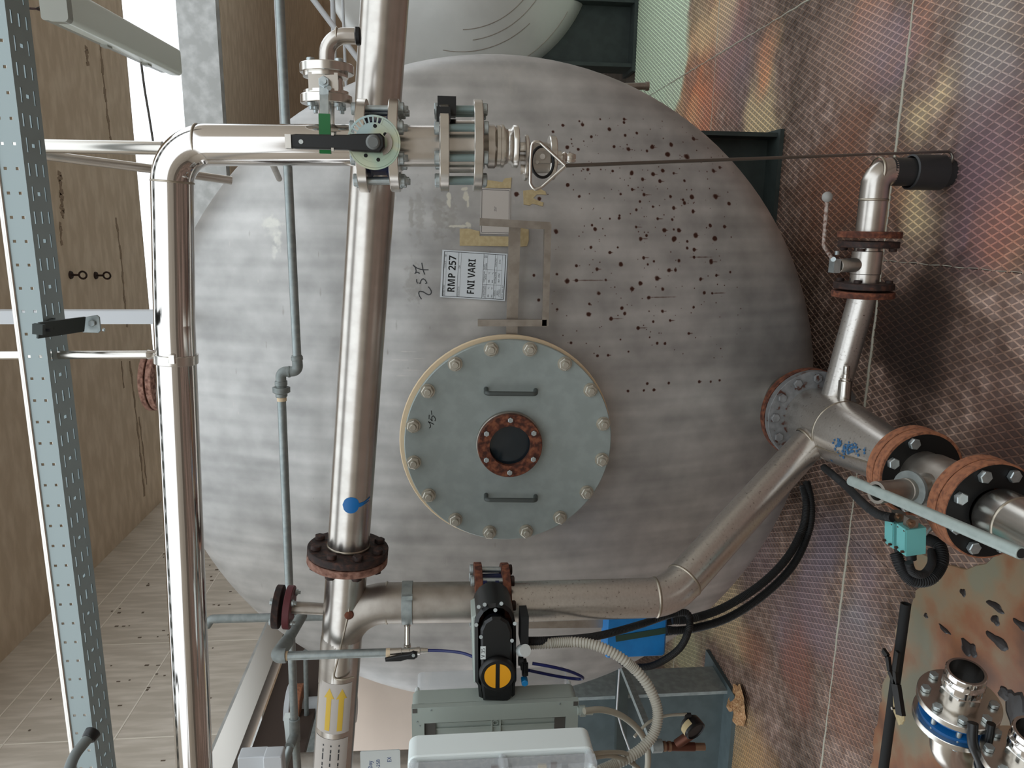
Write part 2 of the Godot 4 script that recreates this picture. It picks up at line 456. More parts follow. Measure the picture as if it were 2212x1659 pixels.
	M.resin = mat(Color.WHITE, 0.32, 0.0, noise_tex(29, 0.005, [Color(0.40, 0.27, 0.20), Color(0.54, 0.36, 0.25), Color(0.55, 0.46, 0.36), Color(0.5, 0.48, 0.4)], [0.2, 0.42, 0.58, 0.75], 512, 7), 0.8)
	M.wetdark = mat(Color(0.12, 0.09, 0.085), 0.3)
	M.chalk = mat(Color(0.90, 0.87, 0.82), 0.95)
	M.pit = mat(Color(0.42, 0.37, 0.32), 0.95)
	M.saddlelit = mat(Color(0.58, 0.62, 0.62), 0.6, 0.0, noise_tex(30, 0.03, [Color(0.9, 0.9, 0.9), Color(1, 1, 1)], [0.3, 0.7], 256), 2.0)  # paler copy of the saddle paint: light on the flange put into colour
	M.scrap = mat(Color.WHITE, 0.75, 0.0, noise_tex(62, 0.03, [Color(0.45, 0.28, 0.15), Color(0.66, 0.48, 0.31), Color(0.78, 0.66, 0.5)], [0.2, 0.5, 0.85], 256), 8.0)
	M.rustdarkbeam = mat(Color(0.26, 0.20, 0.165), 0.7)

# ------------------------------------------------------------------ computed textures
func blob(d: PackedByteArray, w: int, h: int, nz: PackedByteArray, c: Vector2, rx: float, ry: float, col: Color, amt: float, soft: float, rag: float):
	var x0 := maxi(0, int(c.x - rx * 1.5)); var x1 := mini(w - 1, int(c.x + rx * 1.5))
	var y0 := maxi(0, int(c.y - ry * 1.5)); var y1 := mini(h - 1, int(c.y + ry * 1.5))
	for y in range(y0, y1 + 1):
		for x in range(x0, x1 + 1):
			var dx := (x - c.x) / rx
			var dy := (y - c.y) / ry
			var k := sqrt(dx * dx + dy * dy) + (nz[y * w + x] / 255.0 - 0.5) * rag
			var a := clampf((1.0 - k) / soft, 0, 1) * amt
			if a > 0.003:
				var i := (y * w + x) * 3
				d[i] = int(lerpf(d[i], col.r8, a)); d[i + 1] = int(lerpf(d[i + 1], col.g8, a)); d[i + 2] = int(lerpf(d[i + 2], col.b8, a))
func noise_bytes(w: int, h: int, seed_: int, freq: float, oct := 4) -> PackedByteArray:
	var n := FastNoiseLite.new()
	n.seed = seed_; n.frequency = freq; n.fractal_octaves = oct
	return n.get_image(w, h).get_data()
func stretched(w: int, h: int, seed_: int, fx: float, fy: float) -> PackedByteArray:   # streaky noise
	var n := FastNoiseLite.new()
	n.seed = seed_; n.frequency = 1.0; n.fractal_octaves = 3
	var sw := w >> 2
	var sh := h >> 2
	var im := Image.create_empty(sw, sh, false, Image.FORMAT_L8)
	for y in sh:
		for x in sw:
			var k := n.get_noise_2d(x * 4 * fx, y * 4 * fy) * 0.5 + 0.5
			im.set_pixel(x, y, Color(k, k, k))
	im.resize(w, h, Image.INTERPOLATE_BILINEAR)
	return im.get_data()

const HS := 1792
func huv(p: Vector3) -> Vector2: return Vector2((p.x + 1.4) / 2.8, (1.4 - (p.y - TC.y)) / 2.8)
func hpx(x: float, y: float) -> Vector2: return huv(PT(x, y)) * HS
func head_texture() -> ImageTexture:
	var d := PackedByteArray()
	d.resize(HS * HS * 3)
	var nz := noise_bytes(HS, HS, 41, 0.012, 5)
	var big := noise_bytes(HS, HS, 42, 0.0022, 3)
	var drip := stretched(HS, HS, 43, 0.02, 0.0012)
	var k := 0
	for i in HS * HS:
		var a := 172.0 + (nz[i] - 128) * 0.10 + (big[i] - 128) * 0.12 + (drip[i] - 128) * 0.14
		d[k] = int(a); d[k + 1] = int(a * 0.985); d[k + 2] = int(a * 0.965)
		k += 3
	var fine := noise_bytes(HS, HS, 44, 0.05, 4)
	var S := HS / 2.8 * 0.00163           # texture pixels a photo pixel
	# old tape, glue and label remains (pixel corners along the photograph)
	var glue := Color8(132, 128, 120)
	for q in [[905, 462, 12, 62, 0.35], [888, 470, 6, 40, 0.5], [893, 610, 18, 42, 0.4], [948, 470, 16, 48, 0.4], [975, 470, 12, 45, 0.3]]:
		blob(d, HS, HS, fine, hpx(q[0], q[1]), q[3] * S, q[2] * S, glue, q[4], 0.5, 1.6)
	var white := Color8(214, 211, 200)
	for q in [[583, 480, 26, 14, 0.5], [600, 515, 12, 24, 0.5], [590, 495, 18, 34, 0.35], [592, 545, 7, 18, 0.45]]:
		blob(d, HS, HS, fine, hpx(q[0], q[1]), q[3] * S, q[2] * S, white, q[4], 0.6, 1.2)
	for q in [[969, 430, 5, 16], [1005, 425, 6, 12], [1010, 437, 3, 14], [995, 489, 24, 3], [1012, 487, 8, 7], [1003, 408, 8, 4]]:
		blob(d, HS, HS, fine, hpx(q[0], q[1]), q[3] * S, q[2] * S, Color8(206, 202, 188), 0.9, 0.3, 1.3)
	# rust drops and their runs (photo pixels: x, y, radius, run)
	var rusty := Color8(58, 27, 17)
	var spots := [[1494, 426, 6, 2], [1545, 424, 7, 12], [1448, 425, 4, 4], [1340, 420, 3, 3], [1391, 421, 4, 14], [1382, 436, 3, 0], [1251, 425, 3, 0], [1365, 410, 3, 6], [1475, 432, 3, 0], [1478, 439, 4, 0], [1410, 447, 3, 4], [1455, 450, 4, 8], [1497, 457, 4, 6], [1574, 440, 5, 0], [1374, 454, 3, 0], [1337, 472, 3, 0], [1338, 466, 2, 0], [1317, 473, 2, 0], [1420, 473, 3, 12], [1452, 475, 3, 0], [1278, 487, 3, 0], [1285, 495, 4, 0], [1374, 491, 3, 12], [1434, 498, 5, 8], [1455, 496, 3, 0], [1466, 498, 5, 6], [1534, 488, 4, 0], [1565, 490, 4, 6], [1384, 516, 5, 12], [1396, 509, 3, 0], [1456, 517, 6, 0], [1484, 522, 3, 0], [1503, 509, 6, 8], [1544, 516, 6, 0], [1276, 535, 3, 0], [1317, 546, 3, 6], [1484, 536, 3, 0], [1499, 540, 4, 8], [1334, 535, 2, 0], [1390, 557, 4, 10], [1412, 565, 3, 0], [1466, 564, 4, 0], [1499, 556, 3, 40], [1536, 566, 6, 12], [1341, 572, 5, 0], [1399, 572, 3, 0], [1245, 575, 3, 4], [1203, 593, 3, 0], [1289, 582, 4, 8], [1445, 585, 5, 8], [1459, 584, 4, 0], [1577, 588, 3, 0], [1225, 607, 6, 4], [1245, 606, 4, 60], [1419, 602, 6, 8], [1383, 613, 5, 0], [1513, 603, 4, 8], [1547, 595, 3, 8], [1365, 624, 5, 6], [1293, 634, 5, 0], [1308, 605, 3, 0], [1401, 643, 5, 50], [1521, 633, 4, 0], [1538, 634, 3, 30], [1431, 625, 4, 0], [1273, 657, 3, 0], [1343, 666, 4, 0], [1349, 677, 4, 0], [1431, 673, 4, 8], [1271, 680, 5, 0], [1320, 689, 4, 20], [1498, 664, 3, 2], [1447, 693, 3, 10], [1411, 695, 3, 0], [1203, 669, 3, 0], [1378, 709, 4, 18], [1487, 721, 3, 8], [1233, 741, 3, 0], [1340, 734, 2, 0], [1403, 729, 2, 0], [1419, 742, 3, 0], [1436, 742, 3, 0], [1290, 769, 3, 0], [1313, 768, 3, 6], [1357, 760, 2, 0], [1398, 829, 3, 0], [1444, 828, 3, 0], [1510, 825, 4, 6], [1535, 825, 3, 0], [1554, 822, 3, 0], [1356, 845, 3, 0], [1390, 844, 3, 0], [1412, 843, 3, 4],
		[1194, 285, 3, 0], [1251, 262, 2, 0], [1258, 270, 4, 0], [1215, 271, 3, 4], [1316, 280, 4, 3], [1277, 296, 3, 0], [1375, 288, 3, 0], [1225, 319, 4, 0], [1249, 323, 3, 0], [1326, 317, 3, 0], [1357, 323, 5, 8], [1409, 318, 5, 10], [1442, 334, 6, 3], [1483, 339, 7, 4], [1397, 327, 3, 0], [1347, 265, 3, 0], [1348, 258, 3, 6], [1411, 377, 5, 12], [1364, 374, 5, 0], [1269, 367, 4, 0], [1323, 370, 3, 0], [1388, 388, 4, 8], [1425, 392, 4, 10], [1455, 375, 3, 10], [1478, 391, 3, 0], [1226, 400, 4, 0], [1431, 369, 4, 4], [1165, 430, 4, 0], [1115, 420, 5, 6], [1200, 500, 5, 0], [1153, 595, 3, 0], [1163, 649, 3, 0], [1350, 293, 3, 0], [1296, 258, 2, 0], [1541, 370, 5, 8], [1556, 362, 4, 6], [1449, 312, 5, 5], [1500, 300, 5, 12]]
	for q in spots:
		var c := hpx(q[0], q[1])
		blob(d, HS, HS, fine, c, (q[2] + 0.6) * S, (q[2] + 0.6) * S, rusty, 0.96, 0.45, 0.7)
		if q[3] > 0:
			blob(d, HS, HS, fine, c + Vector2(0, q[3] * 0.55 * S), 1.5 * S, q[3] * 0.8 * S, rusty, 0.65, 0.8, 0.8)
	rng.seed = 91
	for i in 260:
		var x := 1180 + rng.randf() * 420
		var y := 255 + 520 * pow(rng.randf(), 1.3)
		var r := 0.7 + rng.randf() * 1.3
		blob(d, HS, HS, fine, hpx(x, y), r * S, r * S, rusty, 0.85, 0.6, 0.6)
	# scuffs
	for i in 46:
		var x := 480 + rng.randf() * 700
		var y := 300 + rng.randf() * 1050
		blob(d, HS, HS, fine, hpx(x, y), (2 + rng.randf() * 10) * S, (0.7 + rng.randf() * 2) * S, Color8(126, 120, 112) if rng.randf() < 0.6 else Color8(196, 190, 182), 0.4, 0.9, 1.2)
	for q in [[880, 760, 22, 1.5], [862, 778, 26, 1.5], [890, 800, 24, 1.5], [872, 812, 20, 1.2], [905, 775, 16, 1.2]]:
		blob(d, HS, HS, fine, hpx(q[0], q[1]), q[3] * S, q[2] * S, Color8(206, 200, 192), 0.6, 0.9, 1.0)
	for q in [[1105, 150, 30, 24], [1102, 190, 16, 40]]:
		blob(d, HS, HS, fine, hpx(q[0], q[1]), q[3] * S, q[2] * S, Color8(190, 186, 180), 0.4, 0.8, 1.2)
	return ImageTexture.create_from_image(Image.create_from_data(HS, HS, false, Image.FORMAT_RGB8, d))

const FS := 2048
const FX0 := -3.85
const FZ0 := -6.6
const FL := 7.9
func fuv(p: Vector3) -> Vector2: return Vector2((p.x - FX0) / FL, (p.z - FZ0) / FL)
func floor_textures() -> Array:
	var d := PackedByteArray()
	d.resize(FS * FS * 3)
	var nz := noise_bytes(FS, FS, 51, 0.006, 5)
	var fine := noise_bytes(FS, FS, 52, 0.05, 4)
	var k := 0
	for i in FS * FS:
		var t := (nz[i] - 128) * 0.35
		var f := (fine[i] - 128) * 0.22
		d[k] = int(clampf(98 + t * 0.8 + f, 0, 255)); d[k + 1] = int(clampf(80 + t * 0.7 + f, 0, 255)); d[k + 2] = int(clampf(71 + t * 0.7 + f, 0, 255))
		k += 3
	# spills, paint, and shade painted into the dark stain by the outlet, each where the photograph shows it: x, y, half size across and in depth in metres, colour, strength
	var orange := Color8(176, 112, 80)
	var beige := Color8(170, 152, 122)
	var plum := Color8(116, 98, 104)
	var brown := Color8(104, 68, 52)
	var mint := Color8(160, 170, 154)
	for q in [[1530, 240, .42, .5, orange, .95], [1500, 200, .35, .5, orange, .8], [1560, 60, .5, .35, orange, .7], [1600, 150, .35, .3, plum, .7], [1560, 110, .25, .2, plum, .7],
			[1560, 180, .5, .35, plum, .5], [1640, 220, .3, .22, beige, .9], [1650, 260, .28, .22, beige, .9], [1540, 60, .22, .3, beige, .8], [1500, 60, .3, .4, beige, .6], [1450, 245, .3, .5, beige, .8], [1650, 130, .16, .14, orange, .6], [1646, 190, .1, .1, orange, .6],
			[1880, 60, .1, .12, brown, .9], [1890, 20, .14, .1, Color8(130, 84, 64), .8], [1900, 150, .16, .2, plum, .85], [1930, 100, .12, .25, plum, .75], [1870, 250, .14, .12, brown, .5], [1820, 330, .3, .3, Color8(110, 74, 58), .7], [1760, 420, .3, .3, brown, .6],
			[2030, 200, .12, .1, beige, .8], [1990, 250, .1, .12, beige, .7], [1975, 420, .12, .1, beige, .85], [1985, 480, .12, .1, beige, .8], [2090, 330, .12, .1, Color8(80, 62, 68), .9], [2120, 230, .2, .15, plum, .6], [2140, 420, .3, .18, Color8(104, 80, 86), .8],
			[2000, 20, .2, .1, Color8(140, 100, 84), .6], [1990, 760, .26, .28, Color8(34, 22, 17), .95], [1950, 700, .2, .25, Color8(40, 26, 20), .9], [2100, 800, .26, .2, Color8(50, 34, 28), .9], [2150, 880, .25, .16, Color8(62, 42, 36), .85], [1960, 900, .25, .22, Color8(36, 24, 19), .9], [1850, 600, .2, .22, Color8(58, 36, 27), .8], [2130, 60, .25, .2, Color8(134, 126, 122), .7], [1900, 420, .2, .2, brown, .5], [2180, 500, .2, .12, orange, .35], [1830, 130, .3, .3, Color8(140, 116, 106), .6],  # darkest blobs: wet stain by the outlet with its shade painted in
			[1570, 1330, .3, .3, beige, .9], [1480, 1400, .35, .5, Color8(152, 150, 122), .9], [1640, 1420, .18, .2, Color8(124, 82, 64), .7], [1690, 1350, .22, .2, plum, .9], [1760, 1290, .22, .2, plum, .9], [1600, 1560, .25, .3, beige, .6], [1720, 1450, .22, .2, Color8(120, 78, 66), .8], [1790, 1380, .16, .2, plum, .8], [1650, 1200, .35, .3, plum, .6], [1850, 1330, .25, .15, Color8(118, 112, 116), .8], [1840, 1450, .2, .2, Color8(112, 92, 88), .7], [1820, 1560, .2, .2, Color8(120, 84, 70), .7], [1560, 1600, .2, .3, Color8(150, 122, 84), .7], [1640, 1620, .25, .2, Color8(150, 118, 84), .8], [1780, 1200, .2, .2, Color8(110, 100, 112), .8], [1870, 1250, .2, .14, plum, .7], [1860, 1180, .2, .14, Color8(106, 94, 96), .7]]:
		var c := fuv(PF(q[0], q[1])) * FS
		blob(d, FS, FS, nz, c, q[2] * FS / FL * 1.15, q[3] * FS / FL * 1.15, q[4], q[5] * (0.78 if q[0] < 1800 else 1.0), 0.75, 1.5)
	# worn pale paint at the far end of the walkway
	for q in [[1425, 60, .62, .75], [1430, 160, .5, .6], [1400, 240, .35, .55], [1400, 20, .8, .9], [1440, 20, .3, .45]]:
		blob(d, FS, FS, nz, fuv(PF(q[0], q[1])) * FS, q[2] * FS / FL, q[3] * FS / FL, mint, 0.95, 0.12, 0.35)
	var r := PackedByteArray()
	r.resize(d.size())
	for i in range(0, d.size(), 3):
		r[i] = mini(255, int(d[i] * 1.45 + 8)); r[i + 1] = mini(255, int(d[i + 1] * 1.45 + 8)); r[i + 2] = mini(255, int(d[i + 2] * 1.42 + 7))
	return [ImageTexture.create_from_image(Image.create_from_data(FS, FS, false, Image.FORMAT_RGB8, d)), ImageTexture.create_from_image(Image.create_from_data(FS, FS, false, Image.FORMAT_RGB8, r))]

# ------------------------------------------------------------------ the scene
func _ready():
	# camera: yaw 12.4 left of the tank axis, 5.4 down, rolled so that picture-left is up
	var yaw := deg_to_rad(12.4)
	var pit := deg_to_rad(-5.4)
	var rol := deg_to_rad(-0.3)
	cf = Vector3(-sin(yaw) * cos(pit), sin(pit), -cos(yaw) * cos(pit))
	var r0 := Vector3(cos(yaw), 0, -sin(yaw))
	var u0 := r0.cross(cf)
	cr = r0 * cos(rol) + u0 * sin(rol)
	cu = u0 * cos(rol) - r0 * sin(rol)
	var cam := Camera3D.new()
	cam.name = "camera"
	cam.fov = rad_to_deg(2.0 * atan(829.5 / FPX))
	cam.near = 0.05; cam.far = 200.0
	add_child(cam)
	cam.transform = Transform3D(Basis(-cu, cr, -cf), EYE)
	cam.current = true
	# overcast daylight: it comes in behind the camera and through the slot between the roof slabs
	var env := Environment.new()
	env.background_mode = Environment.BG_SKY
	var sky := Sky.new()
	var sm := ProceduralSkyMaterial.new()
	sm.sky_top_color = Color(0.94, 0.975, 1.0); sm.sky_horizon_color = Color(0.97, 0.985, 1.0)
	sm.ground_bottom_color = Color(0.42, 0.40, 0.37); sm.ground_horizon_color = Color(0.46, 0.44, 0.41)
	sm.sky_energy_multiplier = 1.0
	sky.sky_material = sm
	env.sky = sky
	env.background_energy_multiplier = 1.5
	env.tonemap_mode = Environment.TONE_MAPPER_LINEAR
	env.tonemap_exposure = 1.24
	env.sdfgi_enabled = true; env.ssao_enabled = true; env.ssil_enabled = true
	var we := WorldEnvironment.new()
	we.name = "daylight"; we.environment = env
	add_child(we)

	materials()
	building()
	floor_plates()
	main_tank()
	other_tanks()
	tank_labels()
	upper_piping()
	valve_stack()
	sloped_run()
	actuated_valve()
	bottom_outlet()
	drain_branch()
	air_lines()
	enclosures()
	hoses()
	overhead()
	floor_items()
	left_background()

func building():
	var mb := MB.new()
	mb.box(Vector3(0.26, 4.42, -5.05), Vector3(4.8, 0.24, 3.9))
	var c := structure("ceiling", mb, M.concrete)
	# board joints and drips on the soffit: darker streaks along the slab
	for q in [[[[213, 60], [222, 160], [232, 250], [244, 340]], .035], [[[250, 470], [262, 560], [268, 640], [276, 720]], .03], [[[280, 780], [292, 880], [303, 980], [314, 1090]], .028], [[[186, 100], [190, 150]], .05], [[[128, 370], [133, 430], [136, 480]], .055], [[[130, 480], [133, 540]], .03], [[[262, 780], [268, 850]], .02], [[[300, 900], [310, 980], [318, 1060]], .02]]:
		var s := MB.new()
		var pts := []
		for k in q[0].size() - 1:
			for j in 6:
				var a: Array = q[0][k]
				var b: Array = q[0][k + 1]
				var t := j / 6.0
				var rr := ray(lerpf(a[0], b[0], t), lerpf(a[1], b[1], t))
				pts.append(EYE + rr * ((4.3 - EYE.y) / rr.y) + Vector3(0, 0, sin(j * 2.3 + k) * 0.008))
		for k in pts.size() - 1: s.bar(pts[k] - Vector3(0, 0.0015, 0), pts[k + 1] - Vector3(0, 0.0015, 0), q[1] * (0.8 + 0.4 * sin(k * 1.7)), 0.002)
		part(c, "drip_stain", s, M.stainsoft)
	mb = MB.new()
	mb.box(Vector3(0.6, 4.20, -12.6), Vector3(14, 0.44, 7.6))
	structure("ceiling_far", mb, M.concrete)
	mb = MB.new()
	mb.box(Vector3(0.6, 4.19, -8.73), Vector3(14, 0.40, 0.14))
	structure("trim_1", mb, M.concretelight)
	mb = MB.new()
	mb.box(Vector3(0.6, 1.95, -16.5), Vector3(14, 4.9, 0.2))
	structure("wall_back", mb, M.concrete)
	mb = MB.new()
	mb.box(Vector3(-2.02, 3.62, -6.2), Vector3(0.24, 1.6, 11.0))
	var wl := structure("wall_left", mb, M.concretewall)
	# lines where the boards of the formwork met
	for q in [[4.02, -9.5, 1.6], [3.88, -9.5, 1.6], [3.34, -9.5, 1.6]]:
		var s := MB.new()
		s.box(Vector3(-1.9, q[0], (q[1] + q[2]) / 2), Vector3(0.004, 0.008, q[2] - q[1]))
		part(wl, "board_line", s, M.chalk)
	for z in [-2.7, -3.5, -4.4, -5.6, -6.8]:
		var s := MB.new()
		s.box(Vector3(-1.9, 3.4, z), Vector3(0.003, 1.18, 0.006))
		part(wl, "board_line", s, M.chalk)
	rng.seed = 7
	var sp := MB.new()
	for i in 130:
		var p := Vector3(-1.899, 2.95 + rng.randf() * 0.95, -2.4 - rng.randf() * 4.0)
		sp.box(p, Vector3(0.003, 0.006 + rng.randf() * 0.018, 0.006 + rng.randf() * 0.012))
	part(wl, "pits", sp, M.pit).set_meta("kind", "stuff")
	mb = MB.new()
	mb.box(Vector3(-1.93, 2.79, -4.7), Vector3(0.12, 0.05, 14.0))
	structure("trim_2", mb, M.concretelight)
	# unseen wall added behind the camera to cut low light and bounce daylight
	mb = MB.new()
	mb.box(Vector3(0.6, 1.5, 3.4), Vector3(14, 3.0, 0.2))
	structure("wall_front_added", mb, M.concretewall)
	mb = MB.new()
	mb.box(Vector3(5.2, 2.2, -1.0), Vector3(0.2, 4.4, 8.6))
	structure("wall_right_added", mb, M.concretewall)  # unseen side wall added to darken reflections in the polished pipe
	mb = MB.new()
	mb.box(Vector3(-4.6, 2.2, 0.9), Vector3(0.2, 4.4, 4.8))
	structure("wall_left_front_added", mb, M.concretewall)  # unseen, added on the left for the same darker pipe reflections

func clip_line(c: Vector2, dir: Vector2, lo: Vector2, hi: Vector2) -> Array:
	var t0 := -100.0
	var t1 := 100.0
	for k in 2:
		if absf(dir[k]) < 1e-6: continue
		var a := (lo[k] - c[k]) / dir[k]
		var b := (hi[k] - c[k]) / dir[k]
		t0 = maxf(t0, minf(a, b)); t1 = minf(t1, maxf(a, b))
	return [] if t1 - t0 < 0.004 else [c + dir * t0, c + dir * t1]
func floor_plates():
	var tx := floor_textures()
	var fm := StandardMaterial3D.new()
	fm.albedo_texture = tx[0]; fm.roughness = 0.62; fm.metallic = 0.15
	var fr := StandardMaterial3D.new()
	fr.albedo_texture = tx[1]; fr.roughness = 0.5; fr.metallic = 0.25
	var mb := MB.new()
	mb.box(Vector3(0, -0.115, -6.0), Vector3(13, 0.2, 21.5))
	var fl := structure("floor", mb, M.concretedark)
	var ang := deg_to_rad(65)
	for rw in 4:
		for cl in 7:
			var lo := Vector2(FX0 + 0.001 + cl * 1.115, -6.59 + rw * 1.96)
			var hi := lo + Vector2(1.113, 1.957)
			var p := MB.new()
			p.box(Vector3((lo.x + hi.x) / 2, -0.0075, (lo.y + hi.y) / 2), Vector3(hi.x - lo.x, 0.015, hi.y - lo.y))
			for i in p.v.size(): p.uv[i] = fuv(p.v[i])
			var pl := part(fl, "floor_plate", p, fm)
			var rb := MB.new()
			for fam in 2:
				var dr := Vector2(cos(ang) * (1 if fam == 0 else -1), sin(ang))
				var nn := Vector2(-dr.y, dr.x)
				var l0 := 1e9
				var l1 := -1e9
				for cnr in [lo, hi, Vector2(lo.x, hi.y), Vector2(hi.x, lo.y)]:
					l0 = minf(l0, nn.dot(cnr)); l1 = maxf(l1, nn.dot(cnr))
				var s := ceilf(l0 / 0.0253) * 0.0253
				while s < l1:
					var e := clip_line(nn * s, dr, lo, hi)
					s += 0.0253
					if e.is_empty(): continue
					var A := Vector3(e[0].x, 0, e[0].y)
					var B := Vector3(e[1].x, 0, e[1].y)
					var sd := Vector3(nn.x, 0, nn.y)
					var up := Vector3(0, 0.0022, 0)
					var w1 := sd * 0.0026
					var w2 := sd * 0.0014
					var k0 := rb.v.size()
					rb.quad(A - w2 + up, B - w2 + up, B + w2 + up, A + w2 + up, Vector3.UP)
					rb.quad(A - w1, B - w1, B - w2 + up, A - w2 + up, Vector3.UP - sd)
					rb.quad(A + w1, B + w1, B + w2 + up, A + w2 + up, Vector3.UP + sd)
					for i in range(k0, rb.v.size()): rb.uv[i] = fuv(rb.v[i])
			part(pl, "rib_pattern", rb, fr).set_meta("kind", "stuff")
	# weld seams between the plates
	for q in [[Vector3(-3.8, 0, -2.67), Vector3(3.9, 0, -2.67), .012], [Vector3(-3.8, 0, -4.63), Vector3(3.9, 0, -4.63), .008], [Vector3(1.727, 0, -6.5), Vector3(1.727, 0, -2.67), .010], [Vector3(0.612, 0, -2.67), Vector3(0.612, 0, -0.7), .003]]:
		var s := MB.new()
		var a: Vector3 = q[0]
		var b: Vector3 = q[1]
		var cnt := int((b - a).length() / 0.02)
		var pts := []
		var rad := []
		for i in cnt + 1:
			pts.append(a.lerp(b, float(i) / cnt) + Vector3(sin(i * 7.1) * 0.0015, 0, sin(i * 5.3) * 0.0015))
			rad.append(q[2] * (0.42 + 0.12 * sin(i * 12.7)))
		s.tube(pts, rad, 6)
		part(fl, "weld_seam", s, M.seam)

func main_tank():
	var t := thing("storage_tank", "large grey stainless steel tank with a bolted manhole, dished end facing forward", "tank", Vector3(0, 0.0, -3.0))
	# torispherical head
	var ph := asin((TR - 0.27) / (2.7 - 0.27))
	var pr := []
	for i in 29:
		var a := ph * i / 28.0
		pr.append(Vector2(2.7 * sin(a), -2.48 - 2.7 * (1 - cos(a))))
	var kc := Vector2(TR - 0.27, -2.48 - 2.7 + (2.7 - 0.27) * cos(ph))
	for i in range(1, 15):
		var a := ph + (PI / 2 - ph) * i / 14.0
		pr.append(kc + Vector2(sin(a), cos(a)) * 0.27)
	pr.reverse()
	var base := Vector3(0, TC.y, 0)
	var mb := MB.new()
	mb.lathe(base, Vector3.BACK, pr, 128)
	for i in mb.v.size(): mb.uv[i] = huv(mb.v[i])
	var hm := StandardMaterial3D.new()
	hm.albedo_texture = head_texture(); hm.metallic = 0.45; hm.roughness = 0.45
	part(t, "dished_head", mb, hm)
	var zr: float = pr[0].y
	mb = MB.new()
	mb.lathe(base, Vector3.BACK, [Vector2(0, zr - 5.0), Vector2(TR, zr - 5.0), Vector2(TR, zr)], 96)
	part(t, "shell", mb, M.tankside)
	weld(t, base + Vector3(0, 0, zr), Vector3.BACK, TR - 0.002, 0.008)
	# manhole
	mb = MB.new()
	mb.lathe(base, Vector3.BACK, [Vector2(0.325, -2.56), Vector2(0.325, -2.465), Vector2(0.352, -2.465), Vector2(0.354, -2.463), Vector2(0.354, -2.437), Vector2(0.30, -2.437)], 72)
	part(t, "manhole_neck", mb, M.dull)
	mb = MB.new()
	mb.ring(base + Vector3(0.002, 0.006, -2.437), Vector3.BACK, 0.364, 0.30, 0.012, 72, 0.003)
	part(t, "gasket", mb, M.cream)
	mb = MB.new()
	mb.ring(base + Vector3(0, 0, -2.425), Vector3.BACK, 0.3525, 0.06, 0.028, 96, 0.0025)
	var cv := part(t, "manhole_cover", mb, M.cover)
	nut_mesh("mannut", 0.0215, 0.017, 0.012, 0.0245)
	for i in 16:
		var a := TAU * (i + 0.5) / 16
		bolt(cv, "nut", "mannut", M.nutgrey, base + Vector3(cos(a) * 0.328, sin(a) * 0.328, -2.397), Vector3.BACK, a * 3.7)
	for s in [[850, 843], [1080, 1072]]:
		mb = MB.new()
		var z := 2.397
		var q := [P(1050, s[1] - 3, z), P(1050, s[0], z - 0.045), P(1157, s[0] + 1, z - 0.045), P(1157, s[1], z)]
		mb.tube(bend(q, 0.012), 0.0078, 12)
		part(cv, "handle", mb, M.paintworn)
	mb = MB.new()
	mb.ring(base + Vector3(0, 0, -2.397), Vector3.BACK, 0.112, 0.066, 0.020, 56, 0.002)
	part(cv, "sight_glass_flange", mb, M.dull)
	mb = MB.new()
	mb.ring(base + Vector3(0, 0, -2.377), Vector3.BACK, 0.1085, 0.069, 0.022, 56, 0.002)
	part(cv, "sight_glass_ring", mb, M.rust)
	mb = MB.new()
	mb.lathe(base + Vector3(0, 0, -2.385), Vector3.BACK, [Vector2(0.07, 0), Vector2(0.07, 0.008), Vector2(0.04, 0.010), Vector2(0, 0.011)], 40)
	part(cv, "sight_glass", mb, M.glassdark)
	nut_mesh("sightbolt", 0.0095, 0.006, 0.0, 0.0)
	for i in 6:
		var a := TAU * i / 6
		bolt(cv, "sight_glass_bolt", "sightbolt", M.zinc, base + Vector3(cos(a) * 0.091, sin(a) * 0.091, -2.355), Vector3.BACK, a)
	mb = MB.new()
	for s in [[[430, 865], [470, 840], [482, 800], [460, 720], [400, 645], [595, 740]], [[430, 415], [425, 555]], [[465, 550], [535, 625], [515, 500], [535, 462], [570, 450], [610, 480], [640, 540], [650, 580], [625, 625]], [[500, 270], [520, 405]]]:
		var pts := []
		for q in s: pts.append(P(900 + q[0] / 15.87, 870 + q[1] / 15.87, 2.397))
		stroke(mb, pts, 0.0024, Vector3.BACK)
	part(cv, "marker_writing", mb, M.ink)
	# lug frame welded beside the manhole
	mb = MB.new()
	var zb := 2.43
	mb.bar(P(1036, 479, zb), P(1188, 488, zb), 0.024, 0.022, Vector3.BACK)
	mb.bar(P(1032, 697, zb), P(1180, 697, zb), 0.022, 0.022, Vector3.BACK)
	mb.bar(P(1183, 484, zb), P(1177, 703, zb), 0.022, 0.022, Vector3.BACK)
	part(t, "bracket_frame", mb, M.dull)
	mb = MB.new()
	mb.bar(P(1112, 484, 2.45), P(1105, 730, 2.45), 0.012, 0.038, Vector3.UP)
	part(t, "bracket_flat_bar", mb, M.dull)
	for q in [[1112, 482], [1108, 697]]:
		mb = MB.new()
		mb.cyl(P(q[0], q[1], 2.56), P(q[0], q[1], 2.44), 0.010, 0.010, 10)
		part(t, "bracket_standoff", mb, M.dull)
	# number written by hand on the head
	mb = MB.new()
	for s in [[[290, 820], [250, 760], [232, 700], [240, 670], [262, 660], [330, 672], [390, 712], [440, 732], [475, 720], [492, 690], [490, 650], [465, 605], [430, 568]], [[190, 415], [190, 460], [210, 495]], [[235, 485], [265, 500], [275, 450], [300, 415], [325, 403], [370, 430], [400, 490], [370, 500]], [[155, 295], [175, 270], [180, 230], [165, 175], [120, 120], [190, 180], [270, 208], [350, 218], [430, 218]], [[298, 78], [305, 130], [322, 220], [355, 310]], [[160, 285], [200, 265], [250, 290]]]:
		var pts := []
		for q in s: pts.append(PT(880 + q[0] / 9.525, 560 + q[1] / 9.525))
